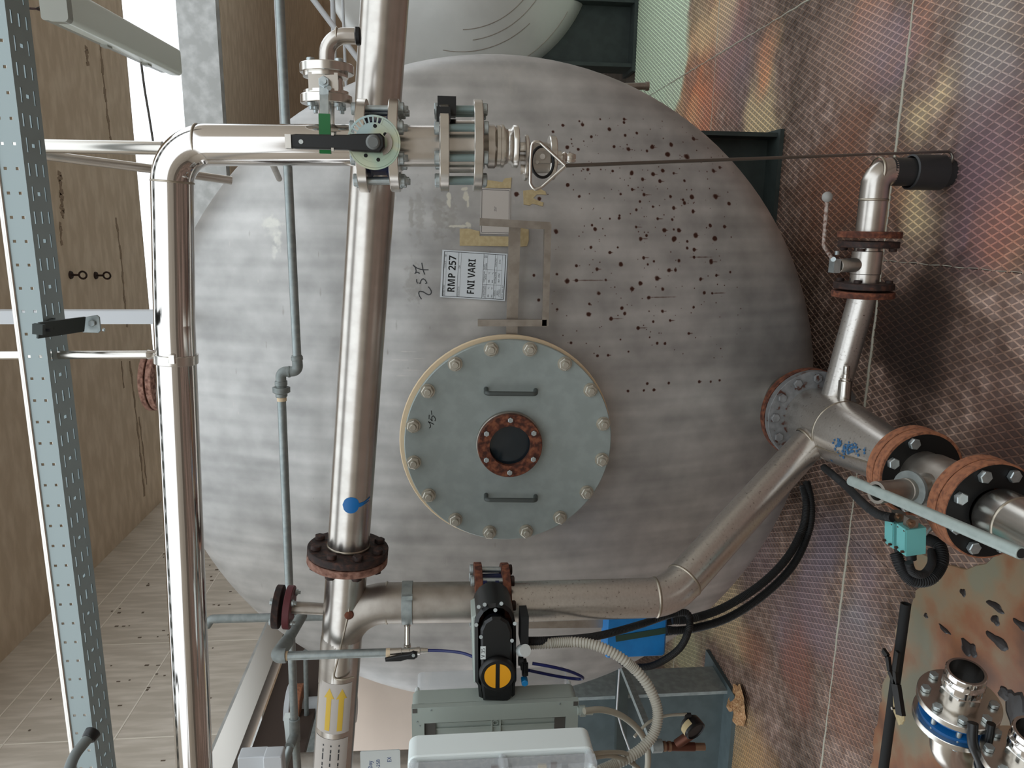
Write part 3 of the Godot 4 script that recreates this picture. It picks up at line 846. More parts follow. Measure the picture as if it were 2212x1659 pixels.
		stroke(mb, pts, 0.0034, (PT(910, 600) - Vector3(0, TC.y, -5.18)).normalized(), 0.001)
	part(t, "handwritten_number", mb, M.inkgrey)
	# bottom outlet nozzle and its flange
	var nz := Vector3(0.053, 0.303, 0)
	mb = MB.new()
	mb.cyl(nz + Vector3(0, 0, -2.85), nz + Vector3(0, 0, -2.55), 0.11, 0.11, 40)
	part(t, "outlet_nozzle", mb, M.dull)
	nut_mesh("noznut", 0.017, 0.010, 0.0, 0.0)
	flange(t, nz + Vector3(0, 0, -2.53), Vector3.BACK, 0.172, 0.1, 0.03, M.rust)
	# two mountings under the belly
	for z in [-3.75, -6.9]:
		var z2: float = z
		mb = MB.new()
		mb.box(Vector3(0.55, 0.25, z2), Vector3(1.2, 0.5, 0.02))
		mb.box(Vector3(1.165, 0.38, z2), Vector3(0.02, 0.76, 0.24))
		mb.box(Vector3(0.55, 0.012, z2), Vector3(1.28, 0.02, 0.30))
		mb.box(Vector3(0.8, 0.30, z2 + 0.06), Vector3(0.015, 0.6, 0.1))
		part(t, "saddle", mb, M.saddledark)
	# nozzle on top of the shell with a blind flange
	mb = MB.new()
	var tn := Vector3(0.02, 0, -3.35)
	mb.cyl(tn + Vector3(0, 2.72, 0), tn + Vector3(0, 2.90, 0), 0.075, 0.075, 32)
	part(t, "top_nozzle", mb, M.rustdark)
	flange(t, tn + Vector3(0, 2.915, 0), Vector3.UP, 0.135, 0.0, 0.024, M.rustpale)
	flange(t, tn + Vector3(0, 2.945, 0), Vector3.UP, 0.135, 0.0, 0.022, M.rustpale, 0, 0, "", null, 0.0, "blind_flange")

func dished(mb: MB, c: Vector3, axis: Vector3, R: float, L: float):
	var ph := asin((R * 0.8) / (R * 1.8))
	var pr := []
	for i in 21:
		var a := ph * i / 20.0
		pr.append(Vector2(2.0 * R * sin(a), -2.0 * R * (1 - cos(a))))
	var kc := Vector2(R * 0.8, -2.0 * R + 1.8 * R * cos(ph))
	for i in range(1, 11):
		var a := ph + (PI / 2 - ph) * i / 10.0
		pr.append(kc + Vector2(sin(a), cos(a)) * 0.2 * R)
	pr.append(Vector2(R, pr[-1].y - L))
	pr.append(Vector2(0, pr[-1].y))
	pr.reverse()
	mb.lathe(c, axis, pr, 96)
func other_tanks():
	# back right
	var c := P(990, -157, 6.3)
	var t := thing("storage_tank", "pale steel tank with brushed arcs, beyond the manhole tank by the rusty walkway", "tank", Vector3(c.x, 0, c.z))
	var mb := MB.new()
	dished(mb, c, Vector3(-0.12, 0, 1), 1.16, 4.0)
	var body := part(t, "tank_body", mb, M.tankside)
	for q in [[0.78, 3.3, 4.6], [0.86, 3.0, 3.9], [0.93, 3.5, 4.4], [1.0, 2.9, 3.6], [0.7, 3.2, 4.0], [1.05, 3.4, 4.2]]:
		mb = MB.new()
		var rr: float = q[0]
		var ar := []
		var bax := MB.frame(Vector3(-0.12, 0, 1))
		for i in 25:
			var an := lerpf(q[1], q[2], i / 24.0)
			var hz := -2.32 + sqrt(maxf(0.01, 2.32 * 2.32 - rr * rr)) if rr < 0.928 * 1.0 else -2.32 + 2.088 * 0.8958 + sqrt(maxf(0.0, 0.0538 - (rr - 0.928) * (rr - 0.928)))
			ar.append(c + (bax.x * cos(an) + bax.y * sin(an)) * rr + bax.z * (hz + 0.001))
		mb.tube(ar, 0.0035, 6)
		part(body, "polishing_arc", mb, M.dull)
	mb = MB.new()
	var zc := c.z - 0.45
	var px0 := 2.05
	mb.box(Vector3(px0 + 1.0, 0.42, zc), Vector3(2.0, 0.84, 0.03))
	mb.box(Vector3(px0, 0.42, zc), Vector3(0.03, 0.84, 0.3))
	mb.box(Vector3(px0 + 0.5, 0.42, zc + 0.08), Vector3(0.02, 0.84, 0.14))
	mb.box(Vector3(px0 + 1.0, 0.015, zc), Vector3(2.1, 0.03, 0.34))
	part(t, "saddle", mb, M.saddledark)
	# left neighbour
	c = Vector3(-3.28, 1.55, -4.35)
	t = thing("storage_tank", "warm beige steel tank with a welded seam behind the switch boxes", "tank", Vector3(c.x, 0, c.z))
	mb = MB.new()
	dished(mb, c, Vector3(0.25, 0, 1), 1.25, 4.0)
	part(t, "tank_body", mb, M.tankpink)
	mb = MB.new()
	mb.box(Vector3(-2.4, 0.62, -3.70), Vector3(1.0, 1.24, 0.02))
	mb.box(Vector3(-2.3, 0.012, -3.78), Vector3(0.9, 0.024, 0.46))
	part(t, "saddle", mb, M.saddle)
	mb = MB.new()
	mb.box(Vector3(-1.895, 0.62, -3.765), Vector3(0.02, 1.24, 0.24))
	part(t, "saddle_flange", mb, M.saddlelit)  # its lit side is painted paler than the web

func tank_labels():
	# printed sheet
	var TLc := PT(951, 645)
	var TRc := PT(955, 541)
	var BRc := PT(1097, 548)
	var BLc := PT(1090, 648)
	var ctr := (TLc + TRc + BRc + BLc) / 4
	var ex := ((TRc - TLc) + (BRc - BLc)).normalized()
	var ey := ((TLc - BLc) + (TRc - BRc)).normalized()
	var ez := ex.cross(ey).normalized()
	ey = ez.cross(ex)
	var w := ((TRc - TLc).length() + (BRc - BLc).length()) / 2
	var h := ((TLc - BLc).length() + (TRc - BRc).length()) / 2
	var B := Basis(ex, ey, ez)
	ctr += ez * 0.006
	var t := thing("printed_sign", "white printed sheet reading RMP 257 and FNI VARI on the tank", "sign", ctr)
	var mb := MB.new()
	mb.box(ctr, Vector3(w, h, 0.0014), B)
	part(t, "sheet", mb, M.paper)
	var at := func(u: float, v: float) -> Vector3: return ctr + ex * (u - 0.5) * w + ey * (0.5 - v) * h + ez * 0.0008
	mb = MB.new()
	for v in [[.035, .003], [.975, .003], [.075, .0006], [.255, .0014], [.295, .0007], [.64, .0014], [.70, .0007], [.815, .0014], [.85, .0007], [.925, .0007]]:
		mb.box(at.call(0.5, v[0]), Vector3(w * 0.94, v[1] * 0.7, 0.0004), B)
	for u in [0.03, 0.97]: mb.box(at.call(u, 0.505), Vector3(0.0016, h * 0.94, 0.0004), B)
	for u in [[.325, .64, .925], [.64, .64, .925]]: mb.box(at.call(u[0], (u[1] + u[2]) / 2), Vector3(0.0007, h * (u[2] - u[1]), 0.0004), B)
	part(t, "ruled_lines", mb, M.ink)
	text(t, "RMP 257", at.call(.5, .165), B, 0.0245, M.ink, true, w * 0.76)
	text(t, "FNI VARI", at.call(.47, .465), B, 0.0245, M.ink, true, w * 0.73)
	for q in [["SERBATOIO", .15, .055, .0056, .22], ["CODICE", .69, .055, .005, .15], ["180", .875, .055, .005, .06], ["PRODOTTO", .14, .275, .005, .21], ["IDH", .66, .275, .005, .06], ["TEMPERATURA", .175, .659, .004, .24], ["DI STOCCAGGIO", .175, .684, .004, .25], ["TEMPERATURA", .48, .659, .004, .24], ["CRITICA", .48, .684, .004, .12], ["PUNTO", .70, .659, .004, .1], ["INFIAMM", .71, .684, .004, .12], ["NO", .91, .659, .0045, .045], ["NO", .91, .684, .0045, .045], ["MIN.", .09, .737, .0045, .06], ["°C", .25, .737, .0045, .05], ["MIN.", .4, .737, .0045, .06], ["°C", .57, .737, .0045, .05], ["MAX.", .09, .79, .0045, .06], ["°C", .25, .79, .0045, .05], ["MAX.", .4, .79, .0045, .06], ["°C", .57, .79, .0045, .05], ["ARRIVO", .15, .833, .0042, .13], ["DESTINAZIONE", .48, .833, .0042, .25], ["CAPACITA'", .8, .833, .0042, .18], ["MIXER", .16, .875, .005, .1], ["3° PIANO", .16, .903, .005, .15], ["REP. CONF", .48, .888, .0055, .19], ["25 mc", .82, .888, .0055, .09], ["RCOP MAG. B.P", .19, .95, .0045, .27]]:
		text(t, q[0], at.call(q[1], q[2]), B, q[3], M.inkgrey, false, w * q[4])
	# older label half behind the lug frame
	var c2 := [PT(1036, 505), PT(1037, 407), PT(1107, 409), PT(1100, 507)]
	var ctr2: Vector3 = (c2[0] + c2[1] + c2[2] + c2[3]) / 4
	var e2: Vector3 = (c2[1] - c2[0]).normalized()
	var f2: Vector3 = (c2[0] - c2[3]).normalized()
	var g2 := e2.cross(f2).normalized()
	f2 = g2.cross(e2)
	var B2 := Basis(e2, f2, g2)
	var w2: float = (c2[1] - c2[0]).length()
	var h2: float = (c2[0] - c2[3]).length()
	ctr2 += g2 * 0.002
	t = thing("printed_label", "yellowed white label with a ruled border, half behind the steel frame", "label", ctr2)
	mb = MB.new()
	mb.box(ctr2, Vector3(w2, h2, 0.0014), B2)
	part(t, "sheet", mb, M.paperold)
	mb = MB.new()
	for s in [-1, 1]:
		mb.box(ctr2 + f2 * s * h2 * 0.46 + g2 * 0.0008, Vector3(w2 * 0.94, 0.0014, 0.0004), B2)
		mb.box(ctr2 + e2 * s * w2 * 0.47 + g2 * 0.0008, Vector3(0.0014, h2 * 0.92, 0.0004), B2)
	mb.box(ctr2 - e2 * w2 * 0.3 + f2 * h2 * 0.15 + g2 * 0.0008, Vector3(0.007, 0.022, 0.0004), B2)
	part(t, "ruled_lines", mb, M.inkgrey)
	text(t, "257", ctr2 + e2 * w2 * 0.05 + g2 * 0.0008, B2, 0.0075, M.inkgrey)
	# strips of old masking tape
	for q in [[[[993, 494], [993, 531], [1098, 533], [1098, 512], [1036, 510], [1036, 500], [1012, 494]], "wide cream strip of old masking tape above the printed sheet"], [[[1050, 389], [1049, 406], [1103, 407], [1105, 384], [1090, 386], [1085, 394], [1068, 391]], "torn cream masking tape beside the bolted flanges"], [[[1130, 412], [1131, 442], [1144, 444], [1150, 440], [1172, 446], [1174, 438], [1158, 432], [1152, 428], [1160, 420], [1180, 421], [1178, 414], [1166, 408], [1150, 410]], "ragged cream scrap of tape under the triangular wire handle"], [[[1124, 492], [1124, 533], [1138, 532], [1142, 520], [1142, 496]], "short piece of masking tape with a rust stain inside the frame"]]:
		var o := PT(q[0][0][0], q[0][0][1])
		var nn := (o - Vector3(0, TC.y, -5.18)).normalized()
		var bx := Vector3.RIGHT.slide(nn).normalized()
		var by := nn.cross(bx)
		var pl := PackedVector2Array()
		for k in q[0]:
			var v := PT(k[0], k[1]) - o
			pl.append(Vector2(v.dot(bx), v.dot(by)))
		mb = MB.new()
		mb.prism(pl, Transform3D(Basis(bx, by, nn), o - nn * 0.002), 0.0032)
		solo("masking_tape", mb, M.tape, q[1], "tape", "pieces of old masking tape on the tank")

func upper_piping():
	var d := 1.75
	var pts := [P(423, 1720, d), P(377, 700, d), P(371, 313, d), P(776, 314, d)]
	var t := thing("polished_pipe", "mirror polished steel pipe with an elbow, running level below the perforated tray", "pipe", pts[0])
	var mb := MB.new()
	mb.tube(bend(pts, 0.088, 16), 0.0445, 40)
	part(t, "pipe", mb, M.polish)
	weld(t, P(428, 313, d), P(500, 313, d) - P(428, 313, d), 0.0445, 0.003)
	weld(t, P(372.5, 393, d), P(374, 500, d) - P(372.5, 393, d), 0.0445, 0.003)
	mb = MB.new()
	var ax := (P(377, 700, d) - P(371, 313, d)).normalized()
	mb.ring(P(380, 764, d), ax, 0.0485, 0.0445, 0.022, 48, 0.001)
	mb.box(P(372, 776, d - 0.05), Vector3(0.02, 0.012, 0.012))
	var cl := part(t, "pipe_clamp", mb, M.bright)
	mb = MB.new()
	mb.cyl(P(370, 772, d - 0.047), P(370, 784, d - 0.047), 0.006, 0.006, 10)
	part(cl, "clamp_screw", mb, M.zinc)
	mb = MB.new()
	mb.tube([P(706, 290, d), P(706, 226, d)], 0.0168, 24)
	part(t, "branch_stub", mb, M.pipe)
	# hanger
	mb = MB.new()
	mb.cyl(P(-60, 768, d), P(322, 766, d), 0.0098, 0.0098, 20)
	mb.cyl(P(318, 766, d), P(338, 766, d), 0.0115, 0.008, 20, 0.002)
	solo("hanger_rod", mb, M.bright, "bright round rod dropping onto the clamp of the polished pipe", "rod")
	# small ball valve with a green lever
	var vx := Vector3.RIGHT
	var o := P(706, 226, d)
	t = thing("ball_valve", "small flanged steel ball valve with a green lever and an elbow", "valve", o)
	nut_mesh("sbolt", 0.0095, 0.007, 0.0, 0.0)
	nut_mesh("sbolt2", 0.0095, 0.007, 0.008, 0.0)
	flange(t, o, -vx, 0.0555, 0.0, 0.019, M.bright, 4, 0.041, "sbolt2", M.zinc, PI / 4)
	var o2 := P(706, 140, d)
	flange(t, o2, vx, 0.0575, 0.0, 0.019, M.bright, 4, 0.042, "sbolt", M.zinc, PI / 4)
	mb = MB.new()
	var s1 := o + vx * 0.019
	var ln := o2.x - 0.019 - s1.x
	mb.lathe(s1, vx, [Vector2(0, 0), Vector2(0.048, 0), Vector2(0.048, 0.008), Vector2(0.037, 0.010), Vector2(0.037, ln - 0.010), Vector2(0.048, ln - 0.008), Vector2(0.048, ln), Vector2(0, ln)], 36)
	mb.box(s1 + vx * ln * 0.5 + Vector3(0, 0, 0.025), Vector3(ln * 0.82, 0.062, 0.034))
	part(t, "valve_body", mb, M.bright)
	mb = MB.new()
	mb.tube(bend([o2, P(706, 77, d), P(767, 78, d)], 0.042, 10), 0.0168, 24)
	var el := part(t, "elbow_pipe", mb, M.pipe)
	mb = MB.new()
	mb.hex(P(769, 78, d), Vector3.DOWN, 0.0195, 0.010)
	part(t, "end_plug", mb, M.ironblack)
	weld(t, P(728, 77, d), Vector3.DOWN, 0.0168, 0.0025)
	var stem := P(701, 178, d - 0.05)
	mb = MB.new()
	mb.hex(stem - Vector3(0, 0, 0.008), Vector3.BACK, 0.0125, 0.018)
	mb.cyl(stem, stem + Vector3(0, 0, 0.016), 0.006, 0.006, 12)
	mb.cyl(P(711, 190, d - 0.052), P(711, 190, d - 0.062), 0.005, 0.005, 10)
	part(t, "stem_nut", mb, M.zinc)
	mb = MB.new()
	mb.bar(stem + Vector3(0, 0, 0.004), P(700, 205, d - 0.058), 0.019, 0.004, Vector3.BACK)
	mb.bar(P(700, 205, d - 0.058), P(701, 250, d - 0.085), 0.018, 0.004, Vector3.BACK)
	mb.bar(P(701, 250, d - 0.085), P(702, 330, d - 0.085), 0.016, 0.004, Vector3.BACK)
	part(t, "lever", mb, M.zinc)
	mb = MB.new()
	mb.bar(P(701, 246, d - 0.085), P(703, 332, d - 0.085), 0.0235, 0.010, Vector3.BACK)
	part(t, "lever_grip", mb, M.green)

func valve_stack():
	var d := 1.75
	var ax := func(x: float) -> Vector3: return P(x, 316, d)
	var dn := Vector3.DOWN
	var B := MB.frame(dn)
	nut_mesh("mnut", 0.0150, 0.011, 0.010, 0.017)
	nut_mesh("mbolt", 0.0150, 0.010, 0.0, 0.0)
	nut_mesh("mstud", 0.0150, 0.011, 0.003, 0.0)
	# butterfly valve
	var t := thing("butterfly_valve", "blue wafer butterfly valve with a black lever and notched yellowish plate", "valve", ax.call(865))
	var k := 0.0
	var f1 := flange(t, ax.call(776), Vector3.UP, 0.1, 0.04, 0.021, M.bright)
	var f2 := flange(t, ax.call(864), dn, 0.1, 0.04, 0.021, M.bright)
	for i in 8:
		var a := TAU * (i + 0.5) / 8
		var rr := (B.x * cos(a) + B.y * sin(a)) * 0.081
		bolt(f2, "nut", "mnut", M.zinc, ax.call(864) + rr, dn, a)
		bolt(f1, "bolt", "mbolt", M.zinc, ax.call(776) + rr, Vector3.UP, a)
		var mb2 := MB.new()
		mb2.cyl(ax.call(776) + rr, ax.call(864) + rr, 0.0075, 0.0075, 10)
		part(t, "stud", mb2, M.zinc)
	var mb := MB.new()
	var top: Vector3 = ax.call(776) + dn * 0.021
	var hh: float = (ax.call(864) - ax.call(776)).length() - 0.042
	mb.lathe(top, dn, [Vector2(0.045, 0), Vector2(0.066, 0), Vector2(0.066, 0.006), Vector2(0.061, 0.010), Vector2(0.061, hh - 0.010), Vector2(0.066, hh - 0.006), Vector2(0.066, hh), Vector2(0.045, hh)], 40)
	mb.cyl(P(812, 312, d - 0.05), P(812, 309, d - 0.125), 0.02, 0.02, 20)
	for a in [0.4, 1.2, 2.0, 2.8, 3.6]: mb.box(top + dn * hh * 0.5 + (B.x * cos(a * 2) + B.y * sin(a * 2)) * 0.063, Vector3(0.012, hh * 0.8, 0.012))
	part(t, "wafer_body", mb, M.bluevalve)
	# notched plate: arcs and teeth of a 3 mm sheet facing forward
	var pc := P(808, 308, 1.62)
	mb = MB.new()
	var z := Vector3.BACK
	var FB := MB.frame(z)
	mb.ring(pc, z, 0.0395, 0.004, 0.003, 48, 0.0003)
	mb.ring(pc, z, 0.0545, 0.0505, 0.003, 64, 0.0003)
	var a0 := deg_to_rad(-22)
	var a1 := deg_to_rad(92)
	mb.lathe(pc, z, [Vector2(0.039, 0), Vector2(0.051, 0), Vector2(0.051, 0.003), Vector2(0.039, 0.003), Vector2(0.039, 0)], 40, a1, a0 + TAU)
	for i in 11:
		var a := lerpf(a0, a1, i / 10.0)
		var e := FB.x * cos(a) + FB.y * sin(a)
		mb.bar(pc + e * 0.038 + z * 0.0015, pc + e * 0.0515 + z * 0.0015, 0.003, 0.0042, z)
	var pl := PackedVector2Array()
	for q in [[822, 340], [846, 330], [858, 312], [857, 290], [850, 274], [842, 278], [826, 300]]:
		var v := P(q[0], q[1], 1.62) - pc
		pl.append(Vector2(v.x, v.y))
	mb.prism(pl, Transform3D(Basis.IDENTITY, pc), 0.0031)
	part(t, "notched_plate", mb, M.passivated)
	for q in [[810, 272], [832, 290], [842, 313], [817, 345], [790, 336]]:
		mb = MB.new()
		mb.cyl(P(q[0], q[1], 1.6205), P(q[0], q[1], 1.616), 0.004, 0.004, 12)
		part(t, "plate_screw", mb, M.ironblack)
	mb = MB.new()
	mb.lathe(pc + Vector3(0, -0.012, 0.003), z, [Vector2(0.016, 0), Vector2(0.026, 0), Vector2(0.026, 0.006), Vector2(0.016, 0.006), Vector2(0.016, 0)], 20, 3.4, 5.6)
	part(t, "stop_boss", mb, M.dull)
	var L := 1.595
	mb = MB.new()
	var op := PackedVector2Array()
	var lo := P(740, 305, L)
	for q in [[622, 293], [640, 290], [752, 292], [762, 290], [822, 289], [830, 296], [831, 318], [822, 330], [762, 327], [752, 324], [640, 321], [622, 319]]:
		var v := P(q[0], q[1], L) - lo
		op.append(Vector2(v.x, v.y))
	mb.prism(op, Transform3D(Basis.IDENTITY, lo - Vector3(0, 0, 0.012)), 0.022, 0.003)
	var lv := part(t, "lever", mb, M.black)
	mb = MB.new()
	mb.box(P(624, 306, L - 0.004), Vector3(0.027, 0.012, 0.020))
	part(lv, "lever_tip", mb, M.bright)
	mb = MB.new()
	mb.cyl(P(650, 306, L - 0.008), P(650, 306, L - 0.0125), 0.0045, 0.0045, 16)
	part(lv, "lever_rivet", mb, M.white)
	for q in [[719, 290], [719, 323]]:
		mb = MB.new()
		mb.box(P(q[0], q[1], L - 0.006), Vector3(0.006, 0.005, 0.012))
		part(lv, "lever_pin", mb, M.bright)
	mb = MB.new()
	mb.cyl(P(806, 307, L - 0.008), P(806, 307, L - 0.018), 0.0150, 0.0135, 28, 0.002)
	mb.cyl(P(806, 307, L - 0.018), P(806, 307, L - 0.020), 0.0105, 0.0100, 24)
	part(lv, "cap", mb, M.capgrey)
	# flanged spool under it and the male hose coupling
	t = thing("coupling_spool", "short flanged steel spool with long studs ending in a hose coupling", "pipe", ax.call(1118))
	mb = MB.new()
	mb.cyl(ax.call(862), ax.call(955), 0.0445, 0.0445, 40)
	part(t, "pipe", mb, M.pipe)
	var fa := flange(t, ax.call(950), Vector3.UP, 0.1, 0.044, 0.0205, M.bright)
	var fb := flange(t, ax.call(1040), dn, 0.1, 0.03, 0.0195, M.bright)
	for i in 8:
		var a := TAU * (i + 0.5) / 8
		var rr := (B.x * cos(a) + B.y * sin(a)) * 0.081
		bolt(fa, "bolt", "mbolt", M.zinc, ax.call(950) + rr, Vector3.UP, a)
		bolt(fb, "nut", "mbolt", M.zinc, ax.call(1040) + rr, dn, a + 0.3)
		mb = MB.new()
		mb.cyl(ax.call(952) + rr, ax.call(1038) + rr, 0.0082, 0.0082, 12)
		part(t, "stud", mb, M.zincgreen)
	mb = MB.new()
	mb.cyl(ax.call(968), ax.call(1024), 0.058, 0.058, 40)
	part(t, "spool_barrel", mb, M.pipe)
	mb = MB.new()
	mb.cyl(ax.call(1038), ax.call(1056), 0.036, 0.036, 32)
	part(t, "nipple", mb, M.dull)
	mb = MB.new()
	mb.hex(ax.call(1053), dn, 0.052, 0.021, 0.2)
	part(t, "hex_collar", mb, M.pipe)
	mb = MB.new()
	mb.lathe(ax.call(1072), dn, [Vector2(0, 0), Vector2(0.046, 0), Vector2(0.046, 0.008), Vector2(0.0475, 0.009), Vector2(0.0475, 0.015), Vector2(0.0455, 0.017), Vector2(0.0395, 0.020), Vector2(0.037, 0.026), Vector2(0.0395, 0.032), Vector2(0.0455, 0.036), Vector2(0.047, 0.038), Vector2(0.047, 0.048), Vector2(0.044, 0.050), Vector2(0.034, 0.050), Vector2(0.034, 0.01), Vector2(0, 0.01)], 48)
	part(t, "male_coupling", mb, M.bright)
	mb = MB.new()
	mb.box(P(965, 232, d - 0.02), Vector3(0.036, 0.040, 0.075))
	mb.box(P(958, 250, d - 0.05), Vector3(0.03, 0.030, 0.06))
	part(t, "tape_wrap", mb, M.black)
	# cap hanging under the coupling
	var c := func(x: float) -> Vector3: return P(x, 341, d)
	t = thing("hose_stopper", "steel hose stopper with two discs and a black rubber ring under the coupling", "stopper", c.call(1240))
	for q in [[1131, .051, .009, "disc"], [1184, .049, .016, "disc"]]:
		mb = MB.new()
		mb.cyl(c.call(q[0]), c.call(q[0]) + dn * q[2], q[1], q[1], 44, 0.002)
		part(t, q[3], mb, M.bright)
	mb = MB.new()
	mb.cyl(c.call(1112), c.call(1186), 0.0075, 0.0075, 16)
	mb.cyl(c.call(1138), c.call(1186), 0.034, 0.034, 32)
	part(t, "hub", mb, M.dull)
	for q in [[1123, 318], [1124, 366]]:
		mb = MB.new()
		mb.hex(P(q[0], q[1], d), dn, 0.012, 0.012)
		part(t, "nut", mb, M.bright)
	mb = MB.new()
	var rc := P(1172, 350, d - 0.062)
	var ring := []
	for i in 33:
		var a := TAU * i / 32
		ring.append(rc + Vector3(cos(a) * 0.033, sin(a) * 0.026, sin(a) * 0.012))
	mb.tube(ring, 0.0032, 10, false)
	part(t, "rubber_ring", mb, M.rubber)
	mb = MB.new()
	mb.box(P(1172, 340, d - 0.04), Vector3(0.026, 0.034, 0.02))
	mb.cyl(P(1172, 338, d - 0.05), P(1172, 338, d - 0.058), 0.006, 0.006, 12)
	mb.cyl(P(1160, 350, d - 0.05), P(1160, 350, d - 0.056), 0.004, 0.004, 12)
	part(t, "latch_block", mb, M.dull)
	mb = MB.new()
	mb.lathe(c.call(1200), dn, [Vector2(0, 0), Vector2(0.016, 0), Vector2(0.016, 0.012), Vector2(0.011, 0.014), Vector2(0.014, 0.020), Vector2(0.010, 0.026), Vector2(0.013, 0.034), Vector2(0.009, 0.046), Vector2(0, 0.046)], 24)
	part(t, "hose_tail", mb, M.bright)
	# pull rod with a triangular grip
	t = thing("hook_rod", "long thin steel hook rod with a triangular wire handle", "rod", P(2060, 340, 2.33))
	mb = MB.new()
	var g := 1.655
	var tri := [P(1221, 357, g), P(1166, 307, g), P(1149, 306, g), P(1146, 345, g), P(1145, 396, g), P(1154, 411, g), P(1170, 404, g), P(1221, 359, g)]
	mb.tube(bend(tri, 0.010, 5), 0.0036, 10)
	part(t, "handle", mb, M.bright)
	mb = MB.new()
	mb.tube(bend([P(1218, 358, g), P(2050, 327, 2.33), P(2064, 340, 2.33), P(2050, 356, 2.32)], 0.02, 6), 0.0042, 10)
	part(t, "rod", mb, M.rod)

func round_patch(mb: MB, A: Vector3, dir: Vector3, r: float, nrm: Vector3, poly: Array, lift := 0.0006, cells := 8):
	# poly: quads [s0, s1, a0, a1, s2, s3]: from s0..s1 at angle a0 to s2..s3 at angle a1, angles in radians round the pipe from nrm
	dir = dir.normalized()
	var e := nrm.slide(dir).normalized()
	var f := dir.cross(e)
	for q in poly:
		for i in cells:
			var t0 := float(i) / cells
			var t1 := float(i + 1) / cells
			var b0 := lerpf(q[2], q[3], t0)
			var b1 := lerpf(q[2], q[3], t1)
			var n0 := e * cos(b0) + f * sin(b0)
			var n1 := e * cos(b1) + f * sin(b1)
			var p00 := A + dir * lerpf(q[0], q[4], t0) + n0 * (r + lift)
			var p01 := A + dir * lerpf(q[1], q[5], t0) + n0 * (r + lift)
			var p10 := A + dir * lerpf(q[0], q[4], t1) + n1 * (r + lift)
			var p11 := A + dir * lerpf(q[1], q[5], t1) + n1 * (r + lift)
			mb.tri(p00, p01, p11, n0, n0, n1); mb.tri(p00, p11, p10, n0, n1, n1)

